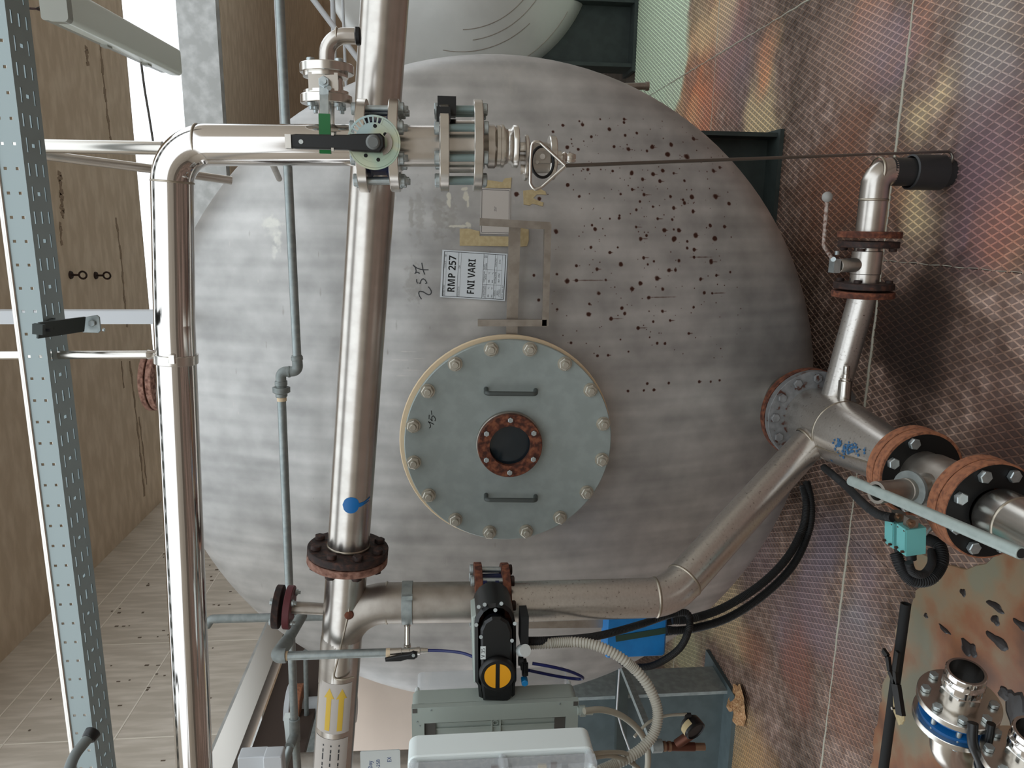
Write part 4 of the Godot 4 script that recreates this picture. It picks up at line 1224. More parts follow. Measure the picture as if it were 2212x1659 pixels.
func sloped_run():
	var d := 1.95
	var A := P(836, -70, d)
	var Bp := P(752.5, 1180, d)
	var dir := (Bp - A).normalized()
	nut_mesh("rbolt", 0.0145, 0.012, 0.0, 0.0)
	var t := thing("sloped_pipe", "wide dull steel pipe crossing the tank, sprayed with a blue paint dot", "pipe", Bp)
	var mb := MB.new()
	mb.tube([A, Bp], 0.0572, 48)
	part(t, "pipe", mb, M.pipe)
	weld(t, Bp - dir * 0.004, dir, 0.0572, 0.005)
	mb = MB.new()
	mb.ring(Bp, dir, 0.111, 0.056, 0.021, 56, 0.002)
	var f := part(t, "flange", mb, M.rustdark)
	var FB := MB.frame(-dir)
	for i in 8:
		var a := TAU * (i + 0.5) / 8
		bolt(f, "bolt", "rbolt", M.rustdark, Bp + (FB.x * cos(a) + FB.y * sin(a)) * 0.09, -dir, a * 2)
	# sprayed dot
	var c := P(762, 1092, d - 0.057)
	var nrm := (EYE - c).slide(dir).normalized()
	var s0 := (c - A).dot(dir)
	var dot := []
	var up := -1.0 if dir.cross(nrm).y > 0 else 1.0     # angle that runs downwards
	for i in 10:
		var u0 := lerpf(-1, 1, i / 10.0)
		var u1 := lerpf(-1, 1, (i + 1) / 10.0)
		var h0 := sqrt(maxf(0, 1 - u0 * u0)) * 0.023
		var h1 := sqrt(maxf(0, 1 - u1 * u1)) * 0.023
		dot.append([s0 - h0, s0 + h0, u0 * 0.40, u1 * 0.40, s0 - h1, s0 + h1])
	mb = MB.new()
	round_patch(mb, A, dir, 0.0572, nrm, dot, 0.0007, 2)
	round_patch(mb, A, dir, 0.0572, nrm, [[s0 - 0.006, s0 + 0.006, up * 0.38, up * 0.62, s0 - 0.008, s0 - 0.003], [s0 - 0.008, s0 - 0.003, up * 0.62, up * 1.0, s0 - 0.018, s0 - 0.014], [s0 + 0.002, s0 + 0.006, up * 0.42, up * 0.95, s0 - 0.008, s0 - 0.006]], 0.0007, 4)
	part(t, "blue_paint_dot", mb, M.bluepaint)
	# lower run with its branch
	var C := Bp + dir * 0.024
	var E := P(714, 1720, d)
	t = thing("branch_pipe", "dull steel branch pipe with yellow arrow label and curved offtake", "pipe", E)
	mb = MB.new()
	mb.ring(C, dir, 0.111, 0.056, 0.021, 56, 0.002)
	f = part(t, "flange", mb, M.rustpale)
	FB = MB.frame(dir)
	for i in 8:
		var a := TAU * (i + 0.5) / 8
		bolt(f, "nut", "rbolt", M.rustdark, C + dir * 0.021 + (FB.x * cos(a) + FB.y * sin(a)) * 0.09, dir, a)
	mb = MB.new()
	mb.tube([C, E], 0.0572, 48)
	part(t, "pipe", mb, M.pipe)
	mb = MB.new()
	mb.tube(bend([P(731, 1470, d), P(741, 1303, d), P(1026, 1300, d - 0.01)], 0.135, 18), 0.0569, 44)
	part(t, "curved_branch", mb, M.dull)
	weld(t, P(836, 1302, d), Vector3.DOWN, 0.0572, 0.005)
	mb = MB.new()
	var sad := []
	for q in [[757, 1300, -.045], [748, 1345, -.052], [738, 1390, -.053], [728, 1430, -.054], [722, 1462, -.052], [740, 1468, -.056], [765, 1462, -.05]]: sad.append(P(q[0], q[1], d + q[2] * 1.09))
	mb.tube(spline(sad, 0.006), 0.0028, 8)
	part(t, "saddle_weld", mb, M.weld)
	mb = MB.new()
	mb.lathe(P(754, 1328, d - 0.058), (EYE - P(754, 1328, d - 0.058)).normalized(), [Vector2(0.013, -0.003), Vector2(0.010, 0.001), Vector2(0, 0.002)], 14)
	part(t, "rust_patch", mb, M.rust)
	# galvanised clamp round the branch
	mb = MB.new()
	mb.ring(P(869, 1302, d - 0.006), Vector3.DOWN, 0.0605, 0.057, 0.030, 48, 0.0008)
	mb.box(P(880, 1290, d - 0.07), Vector3(0.012, 0.028, 0.014))
	part(t, "pipe_clamp", mb, M.galv)
	mb = MB.new()
	mb.hex(P(880, 1347, d - 0.03), Vector3.LEFT, 0.010, 0.008)
	mb.cyl(P(880, 1350, d - 0.03), P(880, 1394, d - 0.06), 0.0078, 0.0078, 14)
	mb.hex(P(880, 1392, d - 0.06), Vector3.LEFT, 0.011, 0.008)
	part(t, "clamp_stud", mb, M.bright)
	# stub with red flanges
	mb = MB.new()
	mb.cyl(P(700, 1316, d), P(612, 1311, d), 0.0172, 0.0172, 24)
	var up_ := (P(612, 1311, d) - P(700, 1316, d)).normalized()
	part(t, "stub", mb, M.dull)
	nut_mesh("sbolt", 0.0095, 0.007, 0.0, 0.0)
	nut_mesh("sbolt2", 0.0095, 0.007, 0.008, 0.0)
	flange(t, P(632, 1312, d), -up_, 0.060, 0.017, 0.019, M.red, 4, 0.043, "sbolt2", M.zinc, PI / 4)
	flange(t, P(594, 1310, d), up_, 0.060, 0.0, 0.019, M.rustdark, 4, 0.043, "sbolt", M.zinc, PI / 4, "blind_flange")
	# labels stuck round the pipe
	var rd := (E - C).normalized()
	var cen := P(731, 1532, d - 0.057)
	nrm = (EYE - cen).slide(rd).normalized()
	var sc := (cen - C).dot(rd)
	t = thing("arrow_label", "white pipe label with two faded yellow arrows", "label", cen)
	mb = MB.new()
	round_patch(mb, C, rd, 0.0572, nrm, [[sc - 0.078, sc + 0.082, -0.72, 1.15, sc - 0.078, sc + 0.082]], 0.0007, 16)
	part(t, "sheet", mb, M.paperold)
	mb = MB.new()
	for a in [-0.2, 0.42]:
		round_patch(mb, C, rd, 0.0572, nrm, [[sc - 0.032, sc + 0.072, a - 0.13, a + 0.13, sc - 0.032, sc + 0.072], [sc - 0.032, sc - 0.031, a - 0.27, a, sc - 0.032, sc - 0.064], [sc - 0.032, sc - 0.064, a, a + 0.27, sc - 0.032, sc - 0.031]], 0.0012, 5)
	part(t, "arrow_print", mb, M.yellowfaded)
	t = thing("pipe_label", "worn printed paper label wrapped below the yellow arrow label", "label", C + rd * (sc + 0.14))
	mb = MB.new()
	round_patch(mb, C, rd, 0.0572, nrm, [[sc + 0.10, sc + 0.26, -0.72, 1.15, sc + 0.10, sc + 0.26]], 0.0007, 16)
	part(t, "sheet", mb, M.paperold)
	mb = MB.new()
	for a in [-0.25, 0.15, 0.55]:
		for i in 9:
			var s := sc + 0.118 + i * 0.015
			round_patch(mb, C, rd, 0.0572, nrm, [[s, s + 0.006 + 0.005 * (i % 3), a - 0.03, a + 0.035, s, s + 0.006 + 0.005 * (i % 3)]], 0.0011, 1)
	part(t, "faded_print", mb, M.inkgrey)

func actuated_valve():
	var d := 1.94
	var ax := func(x: float) -> Vector3: return P(x, 1300, d)
	var t := thing("actuated_valve", "blue butterfly valve between rusty flanges with black actuator and yellow indicator", "valve", ax.call(1098))
	var dn := Vector3.DOWN
	var B := MB.frame(dn)
	nut_mesh("mbolt", 0.0150, 0.010, 0.0, 0.0)
	var f1 := flange(t, ax.call(1024), Vector3.UP, 0.111, 0.05, 0.022, M.rust)
	var f2 := flange(t, ax.call(1099), dn, 0.111, 0.05, 0.022, M.rust)
	for i in 8:
		var a := TAU * (i + 0.5) / 8
		var rr := (B.x * cos(a) + B.y * sin(a)) * 0.09
		bolt(f1, "bolt", "mbolt", M.zinc, ax.call(1024) + rr, Vector3.UP, a)
		bolt(f2, "nut", "mbolt", M.rustdark, ax.call(1099) + rr, dn, a)
		var m2 := MB.new()
		m2.cyl(ax.call(1026) + rr, ax.call(1097) + rr, 0.0085, 0.0085, 12)
		part(t, "stud", m2, M.zinc)
	var mb := MB.new()
	var top: Vector3 = ax.call(1024) + dn * 0.022
	var hh: float = (ax.call(1099) - ax.call(1024)).length() - 0.044
	mb.lathe(top, dn, [Vector2(0.05, 0), Vector2(0.078, 0), Vector2(0.078, hh), Vector2(0.05, hh)], 40)
	mb.cyl(P(1062, 1330, d), P(1066, 1350, 1.80), 0.03, 0.03, 24)
	for q in [[1048, 1262], [1074, 1262]]: mb.box(P(q[0], q[1], d - 0.078), Vector3(0.016, 0.010, 0.012))
	part(t, "wafer_body", mb, M.bluevalve)
	# actuator housing
	var D := 1.72
	var o := P(1072, 1420, D)
	var face := func(l: Array) -> PackedVector2Array:
		var r := PackedVector2Array()
		for q in l:
			var v := P(q[0], q[1], D) - o
			r.append(Vector2(v.x, v.y))
		return r
	mb = MB.new()
	mb.prism(face.call([[1026, 1352], [1030, 1337], [1040, 1322], [1054, 1312], [1072, 1309], [1090, 1312], [1104, 1322], [1112, 1338], [1116, 1360], [1117, 1478], [1114, 1484], [1113, 1515], [1109, 1522], [1104, 1526], [1092, 1527], [1080, 1530], [1076, 1536], [1070, 1536], [1066, 1530], [1052, 1528], [1047, 1522], [1040, 1520], [1035, 1512], [1033, 1488], [1027, 1480]]), Transform3D(Basis.IDENTITY, o - Vector3(0, 0, 0.13)), 0.122, 0.008)
	var hs := part(t, "actuator_housing", mb, M.black)
	mb = MB.new()
	mb.prism(face.call([[1038, 1360], [1046, 1342], [1062, 1332], [1082, 1332], [1098, 1342], [1106, 1362], [1106, 1500], [1098, 1516], [1044, 1512], [1040, 1480]]), Transform3D(Basis.IDENTITY, o - Vector3(0, 0, 0.01)), 0.016, 0.006)
	part(hs, "actuator_cover", mb, M.black)
	mb = MB.new()
	mb.prism(face.call([[1020, 1345], [1030, 1340], [1034, 1486], [1024, 1490]]), Transform3D(Basis.IDENTITY, o - Vector3(0, 0, 0.115)), 0.09, 0.004)
	part(hs, "side_plate", mb, M.boxgrey)
	mb = MB.new()
	mb.cyl(P(1075, 1460, D - 0.022) - Vector3(0, 0, 0.018), P(1075, 1460, D - 0.022), 0.0480, 0.0465, 48, 0.004)
	var ind := part(hs, "indicator_dome", mb, M.black)
	var ic := P(1075, 1460, D - 0.022)
	for s in [-1.0, 1.0]:
		mb = MB.new()
		var h := PackedVector2Array()
		for i in 21:
			var a := acos(0.16) * lerpf(-1, 1, i / 20.0)
			h.append(Vector2(sin(a), cos(a) * s) * 0.0345)
		mb.prism(h, Transform3D(Basis.IDENTITY, ic), 0.002)
		part(hs, "yellow_half", mb, M.yellow)
	for q in [[1034, 1311], [1083, 1304], [1029, 1350], [1112, 1347], [1039, 1376], [1106, 1384], [1104, 1521], [1070, 1318], [1047, 1306]]:
		mb = MB.new()
		mb.cyl(P(q[0], q[1], D + 0.02), P(q[0], q[1], D - 0.008), 0.0052, 0.0048, 14)
		part(hs, "screw", mb, M.zinc)
	var lb := P(1043.5, 1410, D - 0.0075)
	mb = MB.new()
	mb.box(lb, Vector3(0.037, 0.0135, 0.0012))
	part(hs, "tag", mb, M.white)
	text(t, "V 35", lb + Vector3(0, 0, 0.0008), Basis.IDENTITY, 0.0095, M.ink, false, 0.026)
	mb = MB.new()
	mb.box(P(1131, 1352, D + 0.04), Vector3(0.085, 0.020, 0.06))
	mb.box(P(1129, 1328, D + 0.05), Vector3(0.03, 0.016, 0.04))
	part(t, "solenoid_block", mb, M.blackmatt)
	mb = MB.new()
	mb.cyl(P(1126, 1405, D + 0.02), P(1135, 1405, D + 0.0), 0.016, 0.016, 18)
	part(t, "cable_gland", mb, M.white)
	mb = MB.new()
	mb.cyl(P(1120, 1428, D + 0.02), P(1130, 1428, D + 0.02), 0.012, 0.012, 16)
	mb.box(P(1131, 1435, D + 0.02), Vector3(0.022, 0.016, 0.02))
	for i in 4: mb.bar(P(1128 + i * 4, 1432, D), P(1128 + i * 4, 1458, D), 0.002, 0.008, Vector3.BACK)
	mb.cyl(P(1134, 1434, D + 0.01), P(1134, 1458, D + 0.01), 0.008, 0.008, 12)
	part(t, "air_regulator", mb, M.rubber)
	mb = MB.new()
	mb.hex(P(1132, 1466, D + 0.016), Vector3.BACK, 0.0095, 0.022)
	part(t, "regulator_knob", mb, M.bluebright)
	# pipe below the valve down to the bottom outlet
	var nz := Vector3(0.053, 0.303, -2.40)
	var a1: Vector3 = ax.call(1099)
	t = thing("mitred_pipe", "dull steel pipe dropping from the rusty flanges and slanting to the outlet", "pipe", nz)
	mb = MB.new()
	var k1 := P(1445, 1290, d)
	mb.tube(bend([a1, k1, nz], 0.16, 6), 0.0572, 44)
	part(t, "pipe", mb, M.spotted)
	weld(t, P(1416, 1290, d), Vector3.DOWN, 0.0572, 0.005)
	var sl := (nz - k1).normalized()
	weld(t, k1 + sl * 0.075, sl, 0.0572, 0.005)
	weld(t, nz - sl * 0.125, (sl + Vector3(0.0, 0, 0.5)).normalized(), 0.061, 0.005)

func bottom_outlet():
	var nz := Vector3(0.053, 0.303, 0)
	var z := Vector3.BACK
	var at := func(s: float) -> Vector3: return nz + Vector3(0, 0, -s)
	var t := thing("outlet_spool", "short wide steel outlet pipe tapering from a grey rust-edged flange", "pipe", Vector3(nz.x, 0.13, -2.2))
	nut_mesh("noznut", 0.0155, 0.006, 0.0, 0.0)
	flange(t, at.call(2.495), z, 0.170, 0.1, 0.03, M.flangegrey, 12, 0.145, "noznut", M.flangegrey)
	var mb := MB.new()
	mb.lathe(at.call(2.495), z, [Vector2(0.108, 0), Vector2(0.108, 0.20), Vector2(0.1085, 0.21), Vector2(0.100, 0.30), Vector2(0.082, 0.46), Vector2(0.072, 0.575), Vector2(0.0715, 0.60)], 56)
	part(t, "reducer", mb, M.spotted)
	weld(t, at.call(2.29), z, 0.1085, 0.005)
	mb = MB.new()
	mb.tube([at.call(2.285) + Vector3(-0.042, 0.100, 0), at.call(2.195) + Vector3(-0.034, 0.0945, 0), at.call(2.035) + Vector3(-0.012, 0.081, 0), at.call(1.94) + Vector3(-0.001, 0.074, 0)], 0.0028, 8)
	part(t, "seam_weld", mb, M.weld)
	mb = MB.new()
	mb.ring(at.call(1.935), z, 0.126, 0.07, 0.03, 56, 0.002)
	part(t, "flange", mb, M.rustorange)
	# blue overspray on the taper
	mb = MB.new()
	rng.seed = 71
	var dots := [[1812, 960, 9]]
	for i in 60: dots.append([1834 + rng.randfn() * 17, 971 + rng.randfn() * 8, 1.5 + rng.randf() * 4.5])
	for i in 14: dots.append([1812 + rng.randfn() * 7, 960 + rng.randfn() * 5, 2 + rng.randf() * 4])
	for q in dots:
		var r := ray(q[0], q[1]).normalized()
		var s := 1.5
		while s < 3.2:
			var p := EYE + r * s
			var zz := -p.z
			var rad := lerpf(0.1085, 0.0715, clampf((2.28 - zz) / 0.36, 0, 1))
			if Vector2(p.x - nz.x, p.y - nz.y).length() < rad + 0.0012:
				var n := (p - Vector3(nz.x, nz.y, p.z)).normalized() * 0.98 + Vector3(0, 0, 0.1)
				var FB := MB.frame(n)
				var rr: float = q[2] * 0.0013
				for i in 12:
					var a0 := TAU * i / 12
					var a2 := TAU * (i + 1) / 12
					var m0 := 0.75 + 0.25 * sin(i * 2.7)
					var m1 := 0.75 + 0.25 * sin(((i + 1) % 12) * 2.7)
					mb.tri(p, p + (FB.x * cos(a0) + FB.y * sin(a0)) * rr * m0, p + (FB.x * cos(a2) + FB.y * sin(a2)) * rr * m1, n, n, n)
				break
			s += 0.001
	part(t, "blue_overspray", mb, M.blueover)
	# small sensor on top
	var s0 := P(1822, 872, 2.33)
	var sd := (P(1829, 790, 2.33) - s0).normalized()
	mb = MB.new()
	mb.cyl(s0 - sd * 0.01, s0 + sd * 0.012, 0.010, 0.008, 16)
	mb.hex(s0 + sd * 0.012, sd, 0.0215, 0.070)
	mb.cyl(s0 + sd * 0.082, s0 + sd * 0.090, 0.018, 0.018, 18, 0.002)
	mb.lathe(s0 + sd * 0.090, sd, [Vector2(0, 0), Vector2(0.011, 0), Vector2(0.011, 0.012), Vector2(0.009, 0.013), Vector2(0.010, 0.016), Vector2(0.010, 0.040), Vector2(0.008, 0.042), Vector2(0, 0.042)], 18)
	part(t, "bleed_fitting", mb, M.bright)
	# ball valve with pipe lever and limit switches
	t = thing("lever_valve", "big ball valve between orange-rimmed black flanges with a long pipe lever", "valve", Vector3(nz.x, 0.18, -1.76))
	nut_mesh("lbolt", 0.0165, 0.013, 0.0, 0.0)
	for q in [[1.90, 1], [1.66, 0]]:
		mb = MB.new()
		mb.ring(at.call(q[0]), z, 0.126, 0.06, 0.031, 56, 0.002)
		part(t, "flange", mb, M.rustorange)
	mb = MB.new()
	mb.ring(at.call(1.869), z, 0.117, 0.06, 0.0012, 56, 0.0003)
	part(t, "flange_face", mb, M.ironblack)
	mb = MB.new()
	mb.lathe(at.call(1.87), z, [Vector2(0.06, 0), Vector2(0.068, 0), Vector2(0.068, 0.03), Vector2(0.074, 0.045), Vector2(0.076, 0.11), Vector2(0.072, 0.15), Vector2(0.072, 0.21)], 48)
	part(t, "valve_body", mb, M.dull)
	for a in [1.2, 2.0, 2.75, 0.4]:
		var p: Vector3 = at.call(1.868) + Vector3(cos(a), sin(a), 0) * 0.1
		bolt(t, "bolt", "lbolt", M.zinc, p, z, a)
	# stem to the left, with socket
	var so := P(1893, 1064, 1.70)
	var sb: Vector3 = at.call(1.77)
	var sdir := (so - sb).normalized()
	mb = MB.new()
	mb.cyl(sb + sdir * 0.05, sb + sdir * 0.125, 0.031, 0.031, 28, 0.002)
	mb.cyl(sb + sdir * 0.06, sb + sdir * 0.075, 0.041, 0.041, 28)
	part(t, "stem_housing", mb, M.dull)
	mb = MB.new()
	var l0 := (so - sb).length()
	mb.cyl(sb + sdir * 0.125, sb + sdir * 0.134, 0.05, 0.05, 28)
	part(t, "cam_disc", mb, M.galvdull)
	mb = MB.new()
	mb.lathe(sb + sdir * 0.134, sdir, [Vector2(0, 0), Vector2(0.031, 0), Vector2(0.031, 0.012), Vector2(0.029, 0.014), Vector2(0.029, l0 - 0.134), Vector2(0.021, l0 - 0.134), Vector2(0.021, l0 - 0.165), Vector2(0, l0 - 0.165)], 32)
	part(t, "lever_socket", mb, M.dull)
	mb = MB.new()
	mb.cyl(P(1838, 1038, 1.80), P(2206, 1195, 1.30), 0.0138, 0.0138, 24, 0.001)
	part(t, "lever", mb, M.galvlever)
	mb = MB.new()
	mb.cyl(P(2203, 1194, 1.303), P(2207, 1196, 1.298), 0.0105, 0.0105, 18)
	part(t, "lever_mouth", mb, M.ironblack)
	# limit switches: lids up, sides forward
	for q in [[1930, 1157, 1.72], [1957, 1172, 1.64]]:
		var c := P(q[0], q[1], q[2]) + Vector3(0, -0.028, -0.02)
		mb = MB.new()
		mb.box(c, Vector3(0.072, 0.052, 0.038), Basis(Vector3.BACK, 0.12))
		var sw := part(t, "limit_switch", mb, M.teal)
		mb = MB.new()
		mb.box(c + Vector3(0.005, 0.028, 0), Vector3(0.062, 0.004, 0.035), Basis(Vector3.BACK, 0.12))
		part(sw, "switch_lid", mb, M.teal)
		mb = MB.new()
		mb.box(c + Vector3(0.046, 0.008, 0.0), Vector3(0.026, 0.022, 0.028))
		part(sw, "switch_head", mb, M.dull)
		mb = MB.new()
		mb.cyl(c + Vector3(0.052, 0.022, 0.016), c + Vector3(0.052, 0.022, 0.024), 0.0105, 0.0105, 18)
		mb.cyl(c + Vector3(0.052, 0.022, 0.024), c + Vector3(0.052, 0.022, 0.030), 0.005, 0.005, 12)
		part(sw, "roller", mb, M.brasslight)
		for k in [[-0.028, 0.013], [-0.028, -0.013], [0.03, 0.013], [0.03, -0.013]]:
			mb = MB.new()
			mb.cyl(c + Vector3(k[0], 0.026, k[1]), c + Vector3(k[0], 0.033, k[1]), 0.0035, 0.0035, 10)
			part(sw, "screw", mb, M.brass)
		mb = MB.new()
		mb.cyl(c + Vector3(-0.036, -0.004, 0), c + Vector3(-0.056, -0.008, 0), 0.012, 0.012, 14)
		part(sw, "cable_gland", mb, M.rubber)
	mb = MB.new()
	mb.bar(at.call(1.76) + Vector3(-0.06, -0.03, 0.0), P(1957, 1150, 1.70) + Vector3(0, -0.06, 0), 0.05, 0.005, Vector3.UP)
	part(t, "switch_bracket", mb, M.galvdull)
	# discharge pipe towards the camera
	t = thing("discharge_pipe", "bright steel pipe leading forward from a black bolted flange", "pipe", Vector3(nz.x, 0.2, -1.4))
	mb = MB.new()
	mb.ring(at.call(1.625), z, 0.126, 0.06, 0.031, 56, 0.002)
	part(t, "flange", mb, M.rustorange)
	mb = MB.new()
	mb.ring(at.call(1.595), z, 0.121, 0.06, 0.0015, 56, 0.0004)
	var ff := part(t, "flange_face", mb, M.ironblack)
	for i in 8:
		var a := TAU * (i + 0.5) / 8
		bolt(ff, "bolt", "lbolt", M.zinc, at.call(1.594) + Vector3(cos(a), sin(a), 0) * 0.1, z, a)
	mb = MB.new()
	mb.lathe(at.call(1.594), z, [Vector2(0.045, 0.0), Vector2(0.058, 0.006), Vector2(0.066, 0.018), Vector2(0.0675, 0.03), Vector2(0.0675, 0.75), Vector2(0.06, 0.75)], 48)
	part(t, "pipe", mb, M.bright)
	weld(t, at.call(1.51), z, 0.0675, 0.005)

func drain_branch():
	var d := 2.36
	var ax := func(y: float) -> Vector3: return P(1863 - (y - 640) * 0.115, y, d)
	var dir: Vector3 = (ax.call(480) - ax.call(640)).normalized()
	var t := thing("drain_pipe", "spotted steel drain pipe from the outlet to a rust-red flange", "pipe", ax.call(860))
	var mb := MB.new()
	mb.tube([Vector3(0.04, 0.29, -2.42), ax.call(640)], 0.0445, 36)
	part(t, "pipe", mb, M.spotted)
	mb = MB.new()
	mb.ring(ax.call(642), dir, 0.098, 0.04, 0.021, 48, 0.002)
	part(t, "flange", mb, M.rust)
	t = thing("drain_valve", "steel ball valve between dark flanges with a ball-ended rusty lever", "valve", ax.call(570))
	nut_mesh("dbolt", 0.013, 0.010, 0.0, 0.0)
	var FB := MB.frame(dir)
	for q in [[624, .021], [535, .021]]:
		mb = MB.new()
		mb.ring(ax.call(q[0]), dir, 0.094, 0.03, q[1], 48, 0.002)
		var f := part(t, "flange", mb, M.rustdark)
		for i in 4:
			var a := TAU * (i + 0.5) / 4
			bolt(f, "bolt", "dbolt", M.rustdark, ax.call(q[0]) + (dir * 0.021 if q[0] > 600 else Vector3.ZERO) + (FB.x * cos(a) + FB.y * sin(a)) * 0.076, dir if q[0] > 600 else -dir, a)
	mb = MB.new()
	var hh: float = (ax.call(530) - ax.call(612)).length()
	mb.lathe(ax.call(612), dir, [Vector2(0, 0), Vector2(0.046, 0), Vector2(0.046, 0.03), Vector2(0.048, 0.032), Vector2(0.048, hh - 0.02), Vector2(0.042, hh - 0.018), Vector2(0.042, hh), Vector2(0, hh)], 40)
	part(t, "valve_body", mb, M.pipe)
	mb = MB.new()
	mb.cyl(P(1852, 572, d - 0.01), P(1812, 574, d - 0.02), 0.024, 0.022, 24, 0.002)
	part(t, "stem_boss", mb, M.dull)
	mb = MB.new()
	mb.box(P(1803, 574, d - 0.02), Vector3(0.045, 0.022, 0.035))
	mb.cyl(P(1800, 560, d - 0.035), P(1800, 560, d - 0.05), 0.008, 0.008, 12)
	mb.cyl(P(1808, 550, d - 0.02), P(1808, 542, d - 0.02), 0.007, 0.007, 12)
	part(t, "stem_clamp", mb, M.zinc)
	mb = MB.new()
	mb.tube(bend([P(1800, 562, d - 0.04), P(1779, 531, d - 0.05), P(1787, 425, d - 0.06)], 0.02, 5), 0.0062, 12)
	part(t, "lever", mb, M.rustlever)
	mb = MB.new()
	mb.lathe(P(1787, 437, d - 0.06), P(1787, 415, d - 0.06) - P(1787, 437, d - 0.06), ball_profile(0.0165), 20)
	part(t, "lever_ball", mb, M.knobgrey)
	t = thing("drain_elbow", "steel elbow below the small valve, ending in a dark sleeve over the floor", "pipe", PF(2052, 372))
	mb = MB.new()
	mb.ring(ax.call(514), dir, 0.098, 0.04, 0.021, 48, 0.002)
	part(t, "flange", mb, M.rust)
	mb = MB.new()
	var foot := PF(2060, 372, 0.06)
	var kn: Vector3 = ax.call(370)
	mb.tube(bend([ax.call(505), kn, Vector3(kn.x, 0.20, kn.z)], 0.11, 12), 0.0445, 40)
	part(t, "elbow", mb, M.pipe)
	weld(t, ax.call(432), dir, 0.0445, 0.005)
	weld(t, Vector3(kn.x, 0.245, kn.z), Vector3.DOWN, 0.0445, 0.005)
	mb = MB.new()
	mb.lathe(Vector3(kn.x, 0.03, kn.z), Vector3.UP, [Vector2(0.05, 0), Vector2(0.056, 0), Vector2(0.056, 0.105), Vector2(0.050, 0.108), Vector2(0.050, 0)], 40)
	mb.cyl(Vector3(kn.x, 0.0, kn.z), Vector3(kn.x, 0.21, kn.z), 0.0445, 0.0445, 36)
	part(t, "sleeve", mb, M.darksteel)
func ball_profile(r: float) -> Array:
	var o := []
	for i in 13:
		var a := PI * i / 12.0
		o.append(Vector2(sin(a) * r, r - cos(a) * r))
	return o

